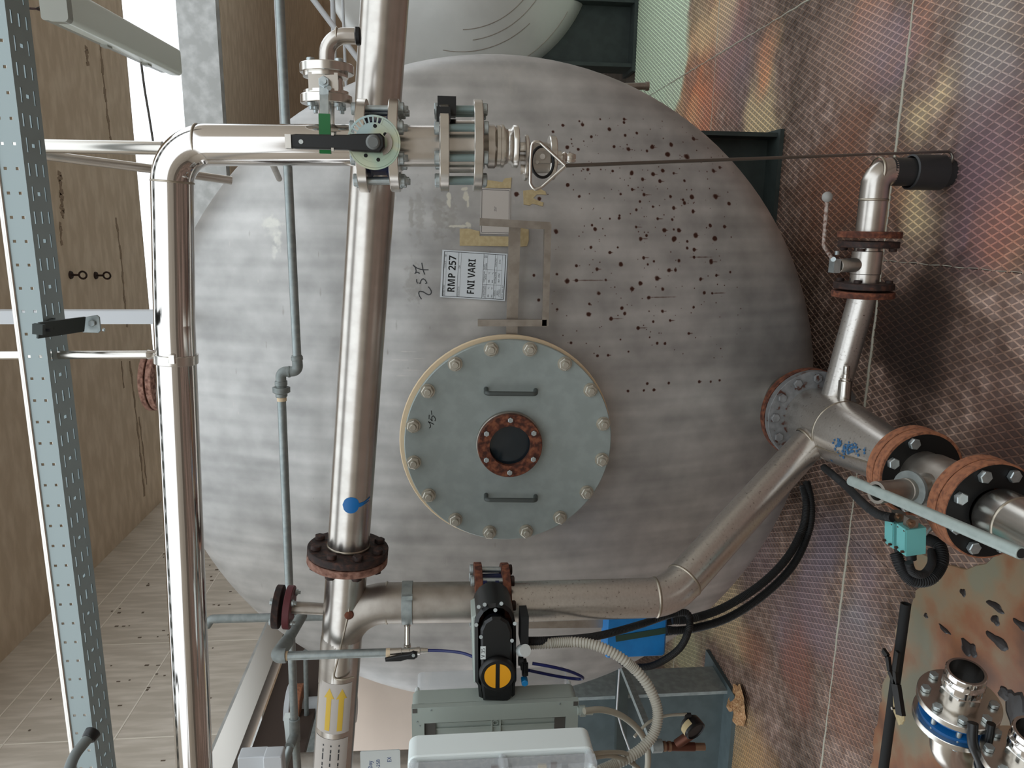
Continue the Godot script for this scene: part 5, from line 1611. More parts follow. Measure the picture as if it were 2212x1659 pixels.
func air_lines():
	var d := 2.36
	# galvanised line across the head
	var t := thing("galvanised_line", "thin galvanised pipe with two elbows and a union across the tank", "pipe", P(645, 1700, d))
	var mb := MB.new()
	mb.tube([P(602, -40, d), P(642, 778, d)], 0.0135, 20)
	part(t, "pipe", mb, M.galv)
	mb = MB.new()
	mb.tube(bend([P(641, 768, d), P(644, 802, d), P(606, 803, d), P(608, 838, d)], 0.018, 8), 0.0165, 20)
	part(t, "elbow", mb, M.galvdull)
	for q in [[641, 770, 642, 778], [627, 803, 622, 803], [607, 826, 607.4, 833]]:
		mb = MB.new()
		mb.cyl(P(q[0], q[1], d), P(q[2], q[3], d), 0.0185, 0.0185, 20, 0.001)
		part(t, "elbow_bead", mb, M.galvdull)
	mb = MB.new()
	var ud := (P(608, 860, d) - P(607, 820, d)).normalized()
	mb.hex(P(607, 823, d), ud, 0.0205, 0.016)
	mb.hex(P(607.6, 836, d), ud, 0.0275, 0.020, 0.3)
	mb.hex(P(608, 850, d), ud, 0.0195, 0.012)
	part(t, "union", mb, M.galvdull)
	mb = MB.new()
	mb.cyl(P(608.5, 858, d), P(609, 866, d), 0.0152, 0.0152, 16)
	part(t, "sealing_tape", mb, M.cream)
	mb = MB.new()
	mb.tube([P(608, 855, d), P(624, 1250, d), P(636, 1560, d), P(646, 1720, d)], 0.0138, 20)
	part(t, "pipe", mb, M.galv)
	mb = MB.new()
	mb.cyl(P(636, 1552, d), P(637.5, 1600, d), 0.0185, 0.0185, 20, 0.002)
	mb.tube([P(637, 1585, d), P(626, 1612, d - 0.05)], 0.017, 18)
	part(t, "tee", mb, M.galvdull)
	mb = MB.new()
	mb.tube([P(632, 1596, d - 0.02), P(612, 1662, d - 0.10), P(602, 1700, d - 0.12)], 0.0135, 18)
	part(t, "branch", mb, M.galv)
	# upright conduit behind
	mb = MB.new()
	mb.tube(bend([P(446, 1352, 2.42), P(456, 1337, 2.42), P(720, 1331, 2.42)], 0.02, 5), 0.0150, 20)
	solo("galvanised_upright", mb, M.galvdull, "galvanised tube standing upright behind the red flange", "pipe")
	# compressed air drop
	d = 1.86
	t = thing("air_drop", "galvanised air pipe with an elbow ending at a small black-handled valve", "pipe", P(915, 1404, d))
	mb = MB.new()
	mb.tube([P(652, 1330, 2.12), P(612, 1398, 1.92)], 0.0165, 20)
	part(t, "pipe", mb, M.galvdull)
	mb = MB.new()
	mb.tube(bend([P(620, 1386, 1.95), P(597, 1418, d), P(618, 1416, d)], 0.016, 8), 0.0195, 20)
	part(t, "elbow", mb, M.galvdull)
	for q in [[613, 622], [834, 843]]:
		mb = MB.new()
		mb.cyl(P(q[0], 1417 - (q[0] - 613) * 0.03, d), P(q[1], 1417 - (q[1] - 613) * 0.03, d), 0.0128, 0.0128, 16)
		part(t, "sealing_tape", mb, M.cream)
	mb = MB.new()
	mb.tube([P(616, 1417, d), P(842, 1409.5, d)], 0.0118, 20)
	part(t, "pipe", mb, M.galv)
	mb = MB.new()
	mb.cyl(P(842, 1409, d), P(868, 1408, d), 0.0115, 0.0115, 18, 0.001)
	mb.hex(P(872, 1408, d), P(900, 1407, d) - P(872, 1408, d), 0.0125, 0.018)
	mb.cyl(P(866, 1408, d), P(902, 1406, d), 0.0098, 0.0098, 18)
	mb.hex(P(900, 1406, d), P(920, 1405, d) - P(900, 1406, d), 0.0105, 0.010)
	mb.cyl(P(908, 1405, d), P(924, 1405, d), 0.0078, 0.0065, 14)
	part(t, "valve_body", mb, M.bright)
	mb = MB.new()
	var lp := PackedVector2Array()
	var lo := P(870, 1415, d - 0.02)
	for q in [[832, 1420], [862, 1413], [884, 1410], [893, 1405], [901, 1408], [902, 1416], [895, 1421], [880, 1421], [866, 1425], [833, 1426]]:
		var v := P(q[0], q[1], d - 0.02) - lo
		lp.append(Vector2(v.x, v.y))
	mb.prism(lp, Transform3D(Basis.IDENTITY, lo), 0.010, 0.002)
	var lv := part(t, "lever", mb, M.black)
	mb = MB.new()
	mb.cyl(P(893, 1416, d - 0.03), P(893, 1416, d - 0.034), 0.0045, 0.0045, 14)
	part(lv, "lever_screw", mb, M.zinc)

func hoses():
	# blue air hose
	var mb := MB.new()
	mb.tube(spline([P(922, 1405, 1.86), P(960, 1406, 1.85), P(1000, 1411, 1.83), P(1034, 1424, 1.80)], 0.01), 0.0042, 10)
	solo("air_hose", mb, M.bluehose, "short blue air hose from the small valve to the black actuator", "hose")
	mb = MB.new()
	mb.tube(spline([P(1150, 1433, 1.74), P(1190, 1440, 1.74), P(1230, 1450, 1.76), P(1258, 1463, 1.78), P(1250, 1467, 1.80), P(1210, 1462, 1.80), P(1165, 1453, 1.78), P(1142, 1448, 1.76)], 0.01), 0.0042, 10)
	solo("air_hose", mb, M.bluehose, "looped blue air hose beside the blue-tipped regulator", "hose")
	# black corrugated conduit
	var rb: Array
	var sets := [
		[[[1136, 1385, 1.76], [1200, 1383, 1.80], [1290, 1374, 1.90], [1380, 1350, 2.0], [1440, 1330, 2.05], [1478, 1323, 2.05], [1489, 1335, 2.05], [1488, 1360, 2.05], [1470, 1398, 2.08], [1436, 1425, 2.12], [1400, 1440, 2.15], [1358, 1438, 2.18], [1338, 1425, 2.2]], .0115, "black corrugated conduit looping past the blue junction box", .0018],
		[[[1452, 1340, 2.12], [1490, 1337, 2.12], [1560, 1314, 2.15], [1640, 1265, 2.2], [1700, 1205, 2.25], [1734, 1140, 2.3], [1742, 1090, 2.3], [1735, 1050, 2.34]], .0135, "upper of two black corrugated cables sweeping down from the blue box", .0018],
		[[[1440, 1362, 2.12], [1490, 1359, 2.12], [1570, 1336, 2.15], [1650, 1285, 2.2], [1712, 1222, 2.25], [1746, 1150, 2.3], [1752, 1090, 2.3], [1742, 1040, 2.34]], .0135, "lower of two black corrugated cables sweeping down from the blue box", .0018],
		[[[1780, 1010, 2.30], [1830, 1052, 2.1], [1862, 1085, 1.9], [1895, 1110, 1.78], [1928, 1118, 1.72]], .0125, "black conduit running under the taper to the limit switches", .0012],
		[[[1935, 1195, 1.72], [1950, 1232, 1.70], [1972, 1254, 1.68], [2010, 1250, 1.68], [2034, 1215, 1.70], [2030, 1180, 1.74], [2005, 1165, 1.80]], .0165, "thick black corrugated loop hanging below the limit switches", .002],
		[[[1963, 1215, 1.62], [1972, 1236, 1.62], [1995, 1240, 1.64], [2012, 1218, 1.68], [2012, 1190, 1.74]], .0105, "thinner black corrugated loop inside the thick one", .0015]]
	for s in sets:
		var pts := []
		for q in s[0]: pts.append(P(q[0], q[1], q[2]))
		rb = ribbed(pts, s[1], s[3], 0.0072)
		mb = MB.new()
		mb.tube(rb[0], rb[1], 14)
		solo("black_conduit", mb, M.rubber, s[2], "conduit", "black corrugated conduits")
	# white corrugated conduit
	var wp := []
	for q in [[1142, 1392, 1.78], [1180, 1390, 1.78], [1240, 1387, 1.76], [1290, 1395, 1.74], [1340, 1420, 1.72], [1385, 1460, 1.70], [1412, 1505, 1.68], [1421, 1545, 1.66], [1412, 1585, 1.64], [1385, 1618, 1.62], [1345, 1643, 1.60], [1290, 1668, 1.58], [1240, 1690, 1.56]]: wp.append(P(q[0], q[1], q[2]))
	rb = ribbed(wp, 0.0142, 0.0024, 0.0092)
	mb = MB.new()
	mb.tube(rb[0], rb[1], 18)
	solo("white_conduit", mb, M.conduit, "white corrugated conduit curving from the actuator to the lower box", "conduit")
	for s in [[[[1262, 1536, 1.66], [1300, 1533, 1.68], [1340, 1545, 1.7], [1375, 1572, 1.72], [1395, 1605, 1.74], [1400, 1640, 1.76], [1396, 1680, 1.78]], .0085, "grey cable leaving the brass gland of the grey box"],
			[[[1483, 1543, 2.86], [1440, 1546, 2.84], [1405, 1558, 2.8], [1382, 1578, 2.78], [1370, 1592, 2.76]], .0065, "thin yellowed hose pushed into the black gauge"],
			[[[1282, 1628, 1.5], [1320, 1625, 1.55], [1352, 1628, 1.6], [1368, 1645, 1.62], [1372, 1680, 1.64]], .0055, "thin grey cable beside the clear box lid"],
			[[[1284, 1636, 1.5], [1320, 1633, 1.55], [1356, 1644, 1.6], [1384, 1665, 1.62], [1390, 1690, 1.64]], .0055, "second thin grey cable tied below the first"]]:
		var pts := []
		for q in s[0]: pts.append(P(q[0], q[1], q[2]))
		mb = MB.new()
		mb.tube(spline(pts, 0.012), s[1], 12)
		solo("cable", mb, M.cable, s[2], "cable", "grey cables by the boxes")

func rbox(w: float, h: float, r: float, n := 5) -> PackedVector2Array:
	var o := PackedVector2Array()
	for q in [[1, 1, 0], [-1, 1, 1], [-1, -1, 2], [1, -1, 3]]:
		for i in n + 1:
			var a: float = PI / 2 * (q[2] + float(i) / n)
			o.append(Vector2(q[0] * (w / 2 - r) + cos(a) * r, q[1] * (h / 2 - r) + sin(a) * r))
	return o
func enclosures():
	# grey box: its ribbed back faces forward, clear lid away
	var d := 1.70
	var pr := P(1070, 1522, d)
	var top := P(889, 1522, d).y
	var bot := P(1250, 1520, d).y
	var zb := PX(1070, 1484, pr.x).z
	var zl := PX(1070, 1442, pr.x).z
	var w := 0.20
	var h := top - bot
	var c := Vector3(pr.x - w / 2, (top + bot) / 2, -d)
	var t := thing("junction_box", "grey plastic junction box with a recessed ribbed back and clear lid", "box", Vector3(c.x, bot, zb))
	var mb := MB.new()
	# rim around the recess, then the floor of the recess
	mb.prism(rbox(w, h, 0.018), Transform3D(Basis.IDENTITY, Vector3(c.x, c.y, zb)), -d - zb - 0.016, 0.0)
	var bx := part(t, "body", mb, M.boxgrey)
	mb = MB.new()
	var zf := -d - 0.017
	for q in [[0, h / 2 - 0.016, w, 0.032], [0, -h / 2 + 0.016, w, 0.032]]:
		mb.box(Vector3(c.x + q[0], c.y + q[1], zf + 0.0085), Vector3(q[2], q[3], 0.017))
	mb.box(Vector3(c.x + w / 2 - 0.023, c.y, zf + 0.0085), Vector3(0.046, h - 0.064, 0.017))
	mb.box(Vector3(c.x - w / 2 + 0.02, c.y, zf + 0.0085), Vector3(0.04, h - 0.064, 0.017))
	part(bx, "back_rim", mb, M.boxgrey)
	mb = MB.new()
	for k in [0.012, 0.028]: mb.box(Vector3(c.x + w / 2 - 0.046 - k, c.y, zf + 0.002), Vector3(0.003, h - 0.07, 0.005))
	mb.box(Vector3(c.x, c.y + 0.01, zf + 0.003), Vector3(w * 0.6, 0.004, 0.007))
	mb.box(Vector3(c.x, c.y - 0.012, zf + 0.003), Vector3(w * 0.6, 0.004, 0.007))
	mb.ring(Vector3(c.x + w / 2 - 0.062, c.y, zf), Vector3.BACK, 0.008, 0.006, 0.006, 18)
	part(bx, "rib", mb, M.boxgrey)
	for q in [h / 2 - 0.046, -h / 2 + 0.046]:
		mb = MB.new()
		mb.box(Vector3(c.x + w / 2 - 0.075, c.y + q, zf + 0.004), Vector3(0.055, 0.03, 0.008))
		part(bx, "mounting_pad", mb, M.paddark)
	for q in [h / 2 - 0.008, -h / 2 + 0.008]:
		mb = MB.new()
		mb.box(Vector3(c.x + w / 2 - 0.008, c.y + q, zf + 0.014), Vector3(0.012, 0.012, 0.008))
		part(bx, "corner_recess", mb, M.paddark)
	for q in [[-0.008, h / 2 - 0.05], [-0.006, -h / 2 + 0.05], [-0.04, h / 2 - 0.014], [-0.052, h / 2 - 0.02]]:
		mb = MB.new()
		mb.cyl(Vector3(c.x + w / 2 + q[0], c.y + q[1], zf + 0.016), Vector3(c.x + w / 2 + q[0], c.y + q[1], zf + 0.019), 0.0025, 0.002, 10)
		part(bx, "screw", mb, M.zinc)
	mb = MB.new()
	mb.prism(rbox(w - 0.01, h - 0.02, 0.012), Transform3D(Basis.IDENTITY, Vector3(c.x, c.y, zl)), zb - zl - 0.001, 0.0)
	part(t, "clear_lid", mb, M.clear)
	mb = MB.new()
	mb.box(Vector3(c.x, c.y, zb - 0.01), Vector3(w - 0.03, h - 0.06, 0.012))
	part(t, "mounting_plate", mb, M.platezinc)
	for q in [h / 2 - 0.012, -h / 2 + 0.012]:
		mb = MB.new()
		mb.cyl(Vector3(c.x + w / 2 - 0.006, c.y + q, zb - 0.015), Vector3(c.x + w / 2 - 0.006, c.y + q, zb - 0.002), 0.006, 0.006, 12)
		part(t, "lid_screw", mb, M.white)
	mb = MB.new()
	mb.hex(P(1252, 1536, 1.69), Vector3.DOWN, 0.0145, 0.016)
	mb.cyl(P(1248, 1536, 1.69), P(1280, 1536, 1.69), 0.010, 0.010, 14)
	part(t, "cable_gland", mb, M.boxgrey)
	# white box below, clear cover forward
	d = 1.47
	pr = P(1080, 1624, d)
	top = P(880, 1626, d).y
	bot = P(1284, 1624, d).y
	zb = PX(1080, 1580, pr.x).z
	h = top - bot
	w = 0.22
	c = Vector3(pr.x - w / 2, (top + bot) / 2, -d)
	t = thing("junction_box", "white plastic junction box with a clear cover over dark wiring", "box", Vector3(c.x, bot, zb))
	mb = MB.new()
	mb.prism(rbox(w, h, 0.022), Transform3D(Basis.IDENTITY, Vector3(c.x, c.y, zb)), -d - zb, 0.003)
	part(t, "body", mb, M.boxwhite)
	mb = MB.new()
	mb.prism(rbox(w - 0.012, h - 0.012, 0.02), Transform3D(Basis.IDENTITY, Vector3(c.x, c.y, -d + 0.012)), 0.034, 0.004)
	part(t, "clear_cover", mb, M.clear)
	mb = MB.new()
	mb.box(Vector3(c.x, c.y, -d + 0.004), Vector3(w - 0.03, h - 0.05, 0.006))
	part(t, "wiring_board", mb, M.wiring)
	rng.seed = 12
	for i in 14:
		mb = MB.new()
		mb.box(Vector3(c.x + w / 2 - 0.03 - rng.randf() * 0.06, c.y + (i / 13.0 - 0.5) * (h - 0.09), -d + 0.012), Vector3(0.012 + rng.randf() * 0.02, 0.012 + rng.randf() * 0.016, 0.012))
		part(t, "terminal", mb, [M.rubber, M.darksteel, M.brass, M.tape, M.paddark][i % 5])
	for q in [h / 2 - 0.014, 0.0, -h / 2 + 0.014]:
		mb = MB.new()
		mb.cyl(Vector3(c.x + w / 2 - 0.012, c.y + q, -d + 0.002), Vector3(c.x + w / 2 - 0.012, c.y + q, -d + 0.05), 0.0085, 0.0085, 16, 0.001)
		mb.box(Vector3(c.x + w / 2 - 0.022, c.y + q, -d + 0.03), Vector3(0.034, 0.022, 0.03))
		part(t, "cover_screw", mb, M.clear)
		mb = MB.new()
		mb.cyl(Vector3(c.x + w / 2 - 0.014, c.y + q, -d + 0.04), Vector3(c.x + w / 2 - 0.014, c.y + q, -d + 0.052), 0.0065, 0.0065, 14)
		part(t, "screw_head", mb, M.white)
	# bracket posts that carry the two boxes
	mb = MB.new()
	mb.box(Vector3(c.x - 0.06, c.y, zb - 0.02), Vector3(0.03, h + 0.5, 0.02))
	solo("box_post", mb, M.galvdull, "galvanised strut carrying the white and grey junction boxes", "bracket")
	# blue junction box on the pipe
	d = 2.16
	var q0 := P(1375, 1372, d)
	var sx := absf(P(1375, 1330, d).x - P(1375, 1415, d).x)
	var sy := absf(P(1310, 1372, d).y - P(1440, 1372, d).y)
	t = thing("junction_box", "bright blue painted junction box with a smeared green-brown band", "box", Vector3(q0.x, q0.y - sy / 2, q0.z))
	mb = MB.new()
	mb.prism(rbox(sx * 1.15, sy, 0.012), Transform3D(Basis.IDENTITY, q0 - Vector3(0, 0, 0.07)), 0.07, 0.006)
	part(t, "body", mb, M.bluepaintbox)
	mb = MB.new()
	mb.bar(P(1330, 1380, d - 0.001), P(1438, 1362, d - 0.001), 0.022, 0.002, Vector3.BACK)
	part(t, "smear", mb, M.smear)
	for y in [1340, 1362]:
		mb = MB.new()
		mb.cyl(P(1436, y, d + 0.035), P(1452, y, d + 0.03), 0.017, 0.015, 18, 0.002)
		part(t, "cable_gland", mb, M.rubber)
	mb = MB.new()
	mb.bar(P(1140, 1345, d + 0.06), P(1320, 1343, d + 0.06), 0.04, 0.006, Vector3.BACK)
	part(t, "mounting_arm", mb, M.dull)
	# gauge on a brass tee
	d = 2.86
	var g := P(1494, 1568, d)
	t = thing("pressure_gauge", "black round pressure gauge on a brass tee in front of the grey support", "gauge", g)
	mb = MB.new()
	var gd := Vector3(-0.25, -0.35, 0.9).normalized()
	mb.lathe(g - gd * 0.03, gd, [Vector2(0, 0), Vector2(0.036, 0), Vector2(0.048, 0.012), Vector2(0.050, 0.03), Vector2(0.050, 0.06), Vector2(0.044, 0.064), Vector2(0.042, 0.058), Vector2(0, 0.058)], 32)
	part(t, "gauge_case", mb, M.black)
	mb = MB.new()
	mb.lathe(g - gd * 0.03 + gd * 0.02, gd, [Vector2(0.0505, 0), Vector2(0.0512, 0.002), Vector2(0.0512, 0.026), Vector2(0.0505, 0.028)], 12, 0.4, 2.0)
	part(t, "paper_band", mb, M.tape)
	mb = MB.new()
	mb.cyl(P(1478, 1545, d), P(1492, 1545, d), 0.011, 0.011, 12)
	part(t, "hose_fitting", mb, M.rubber)
	mb = MB.new()
	mb.cyl(P(1497, 1583, d + 0.01), P(1462, 1608, d + 0.02), 0.022, 0.022, 18)
	mb.cyl(P(1428, 1612, d + 0.02), P(1500, 1613, d + 0.02), 0.020, 0.020, 18)
	part(t, "brass_tee", mb, M.brass)
	mb = MB.new()
	mb.cyl(P(1498, 1613, d + 0.02), P(1522, 1613, d + 0.02), 0.017, 0.017, 16)
	part(t, "threaded_end", mb, M.brasslight)
	for k in [1432, 1443]:
		mb = MB.new()
		mb.cyl(P(k, 1612, d + 0.02), P(k + 5.5, 1612, d + 0.02), 0.023, 0.023, 16)
		part(t, "collar", mb, M.brasslight)
	mb = MB.new()
	mb.bar(P(1415, 1612, d + 0.05), Vector3(P(1415, 1612, d).x, P(1415, 1612, d).y, -3.655), 0.03, 0.03)
	part(t, "support_arm", mb, M.galvdull)
	mb = MB.new()
	mb.hex(P(1408, 1612, d + 0.02), Vector3.DOWN, 0.03, 0.05)
	part(t, "clamp_nut", mb, M.galvdull)

func plate(mb: MB, o: Vector3, ex: Vector3, ey: Vector3, w: float, h: float, holes: Array, nrm: Vector3, th := 0.0012):
	# sheet in ex, ey with rectangular holes [x0, y0, x1, y1]
	var xs := [0.0, w]
	var ys := [0.0, h]
	for q in holes:
		for v in [q[0], q[2]]:
			if not xs.has(v): xs.append(v)
		for v in [q[1], q[3]]:
			if not ys.has(v): ys.append(v)
	xs.sort(); ys.sort()
	for i in xs.size() - 1:
		var j := 0
		while j < ys.size() - 1:
			var cx: float = (xs[i] + xs[i + 1]) / 2
			var k := j
			var open := false
			while k < ys.size() - 1:
				var cy: float = (ys[k] + ys[k + 1]) / 2
				var hole := false
				for q in holes:
					if cx > q[0] and cx < q[2] and cy > q[1] and cy < q[3]: hole = true; break
				if hole:
					open = true
					break
				k += 1
			if k > j:
				for s in [0.0, th]:
					var z: Vector3 = nrm * s
					mb.quad(o + ex * xs[i] + ey * ys[j] + z, o + ex * xs[i + 1] + ey * ys[j] + z, o + ex * xs[i + 1] + ey * ys[k] + z, o + ex * xs[i] + ey * ys[k] + z, nrm if s > 0 else -nrm)
			j = k + 1 if open else ys.size()
func tray(t: Node3D, x0: float, x1: float, y: float, zf: float, dep: float, high: float):
	# perforated cable tray: base looking down, side looking forward, rolled lip on top
	var cells := int((x1 - x0) / 0.05)
	var base := MB.new()
	var side := MB.new()
	for i in cells:
		var o := Vector3(x0 + i * 0.05, y, zf)
		var hl := []
		if i % 2 == 0: hl = [[.012, dep * .16, .038, dep * .23], [.012, dep * .46, .038, dep * .54], [.012, dep * .77, .038, dep * .84]]
		else: hl = [[.010, dep * .2, .040, dep * .26], [.021, dep * .42, .029, dep * .56], [.010, dep * .74, .040, dep * .80]]
		plate(base, o, Vector3.RIGHT, Vector3.FORWARD, 0.05, dep, hl, Vector3.UP)
		plate(side, o, Vector3.RIGHT, Vector3.UP, 0.05, high, [[.022, high * .22, .028, high * .34], [.022, high * .68, .028, high * .80]], Vector3.FORWARD)
		plate(side, o + Vector3(0, 0, -dep), Vector3.RIGHT, Vector3.UP, 0.05, high, [], Vector3.BACK)
	part(t, "tray_base", base, M.trayzinc)
	part(t, "tray_side", side, M.trayzinc)
	for z in [zf, zf - dep]:
		var lip := MB.new()
		lip.tube([Vector3(x0, y + high, z), Vector3(x1, y + high, z)], 0.0035, 8)
		lip.bar(Vector3(x0, y + high + 0.009, z - 0.006), Vector3(x1, y + high + 0.009, z - 0.006), 0.003, 0.005)
		part(t, "rolled_lip", lip, M.bright)
func overhead():
	var e0 := P(94, 700, 1.70)
	var t := thing("cable_tray", "galvanised perforated cable tray hung below the concrete roof", "cable tray", Vector3(0.2, e0.y, -1.75))
	tray(t, -1.3, 1.9, e0.y, -1.70, 0.095, 0.052)
	# bracket bolted under it
	t = thing("tray_bracket", "bent galvanised bracket bolted under the perforated tray", "bracket", P(150, 705, 1.66))
	var mb := MB.new()
	mb.bar(P(82, 714, 1.60), P(182, 700, 1.74), 0.034, 0.004, Vector3.BACK)
	mb.bar(P(84, 722, 1.58), P(84, 700, 1.58), 0.012, 0.02, Vector3.UP)
	mb.bar(P(110, 706, 1.64), Vector3(P(110, 706, 1.64).x, P(94, 700, 1.70).y, -1.74), 0.012, 0.012)
	part(t, "arm", mb, M.darkzinc)
	mb = MB.new()
	var pl := PackedVector2Array()
	var o := P(198, 700, 1.76)
	for q in [[178, 686], [210, 680], [216, 685], [219, 714], [214, 719], [180, 718]]:
		var v := P(q[0], q[1], 1.76) - o
		pl.append(Vector2(v.x, v.y))
	mb.prism(pl, Transform3D(Basis.IDENTITY, o), 0.004, 0.0008)
	part(t, "tab", mb, M.galv)
	mb = MB.new()
	mb.hex(P(200, 698, 1.755), Vector3.BACK, 0.008, 0.006)
	mb.cyl(P(222, 712, 1.76), P(226, 713, 1.76), 0.004, 0.004, 10)
	part(t, "bolt", mb, M.zinc)
	mb = MB.new()
	mb.box(P(94, 713, 1.595), Vector3(0.007, 0.026, 0.004))
	part(t, "slot", mb, M.ironblack)
	# uprights and tubes beyond the tray
	mb = MB.new()
	mb.bar(P(-60, 684, 2.7), P(380, 684, 2.7), 0.055, 0.045, Vector3.RIGHT)
	solo("channel_upright", mb, M.whitebar, "white painted steel channel hanging behind the polished pipe", "channel")
	mb = MB.new()
	mb.tube([P(-60, 313, 2.0), P(352, 320, 2.0)], 0.0165, 20)
	solo("silver_tube", mb, M.bright, "straight silver tube dropping behind the elbow of the polished pipe", "tube")
	mb = MB.new()
	mb.tube([P(-40, 322, 2.1), P(86, 334, 2.15), P(330, 365, 2.25), P(500, 390, 2.35)], 0.0125, 18)
	solo("slanting_tube", mb, M.pipe, "slanting silver tube beside the straight one, passing over the tank", "tube")
	mb = MB.new()
	mb.tube([P(588, 352, 2.42), P(603, 386, 2.64)], 0.010, 14)
	solo("lifting_peg", mb, M.dull, "short steel peg welded to the tank behind the polished pipe", "peg")
	# batten lamp, unlit
	var a := P(128, 8, 3.2)
	var b := P(366, 134, 4.45)
	b.y = a.y
	t = thing("batten_lamp", "unlit grey weatherproof batten lamp hanging on a chain under the roof", "lamp", a)
	var dir := (b - a).normalized()
	var rt := dir.cross(Vector3.UP).normalized()
	var BT := Basis(rt, Vector3.UP, dir)
	var L := (b - a).length()
	mb = MB.new()
	mb.prism(rbox(0.135, 0.075, 0.02), Transform3D(BT, a), L, 0.0)
	part(t, "diffuser", mb, M.lampclear)
	mb = MB.new()
	mb.prism(rbox(0.115, 0.05, 0.012), Transform3D(BT, a + Vector3(0, 0.052, 0) + dir * 0.01), L - 0.02, 0.0)
	part(t, "housing", mb, M.lampcase)
	mb = MB.new()
	mb.prism(rbox(0.138, 0.08, 0.02), Transform3D(BT, a - dir * 0.03), 0.045, 0.004)
	part(t, "end_cap", mb, M.lampcase)
	for k in [0.35, 0.72]:
		mb = MB.new()
		mb.box(a + dir * L * k + Vector3(0, 0.02, 0) + rt * -0.07, Vector3(0.012, 0.03, 0.05), BT)
		part(t, "clip", mb, M.lampcase)
	mb = MB.new()
	var ca := a + dir * 0.1 + Vector3(0, 0.075, 0)
	var n := 22
	for i in n:
		var p := ca.lerp(Vector3(ca.x, 4.28, ca.z), (i + 0.5) / n)
		var ring := []
		var hl := (4.3 - ca.y) / n * 0.62
		for j in 11:
			var an := TAU * j / 10
			ring.append(p + Vector3(cos(an) * 0.009 if i % 2 == 0 else 0.0, sin(an) * hl, 0.0 if i % 2 == 0 else cos(an) * 0.009))
		mb.tube(ring, 0.0022, 5, false)
	part(t, "chain", mb, M.rustdark)
	mb = MB.new()
	mb.tube(spline([P(304, 128, 4.2), P(312, 190, 4.22), P(322, 250, 4.25), P(331, 308, 4.25)], 0.05), 0.006, 8)
	part(t, "cable", mb, M.paddark)
	# eye bolts in the soffit
	for q in [[152, 594, "rusty eye bolt screwed into the concrete soffit"], [206, 595, "second rusty eye bolt with a white blob of filler"]]:
		var r := ray(q[0], q[1])
		var p := EYE + r * ((4.3 - EYE.y) / r.y)
		mb = MB.new()
		mb.cyl(p, p - Vector3(0, 0.012, 0), 0.03, 0.026, 14)
		mb.cyl(p, p - Vector3(0, 0.06, 0), 0.008, 0.008, 10)
		var ring := []
		for j in 15:
			var an := TAU * j / 14
			ring.append(p - Vector3(0, 0.085, 0) + Vector3(cos(an) * 0.026, sin(an) * 0.026, 0))
		mb.tube(ring, 0.007, 8, false)
		solo("eye_bolt", mb, M.rustdark, q[2], "eye bolt", "eye bolts in the soffit")
	# grey conduit with its gland at the tray
	t = thing("grey_conduit", "grey plastic conduit bending away from a black gland on the tray", "conduit", P(195, 1592, 1.66))
	mb = MB.new()
	mb.tube(bend([P(196, 1588, 1.67), P(160, 1632, 1.62), P(136, 1700, 1.58)], 0.05, 6), 0.0125, 18)
	part(t, "tube", mb, M.plasticgrey)
	mb = MB.new()
	var g0 := P(202, 1580, 1.68)
	var g1 := P(190, 1597, 1.66)
	mb.cyl(g0, g1, 0.019, 0.0165, 18, 0.002)
	part(t, "gland", mb, M.black)
	# far rails and posts
	for q in [[[655, -30, 5.2], [790, 150, 5.2], .018, "white diagonal rail far behind the elbow of the small valve"], [[718, -30, 5.4], [724, 210, 5.4], .016, "thin white level rail in front of the dark far wall"], [[738, -60, 5.6], [748, 200, 5.6], .010, "thinner white rail beside the level one"], [[594, -30, 6.0], [608, 270, 6.0], .012, "pale tube under the far roof slab"]]:
		mb = MB.new()
		mb.cyl(P(q[0][0], q[0][1], q[0][2]), P(q[1][0], q[1][1], q[1][2]), q[2], q[2], 12)
		solo("guard_rail", mb, M.whitebar, q[3], "rail", "pale rails and tubes under the far roof")

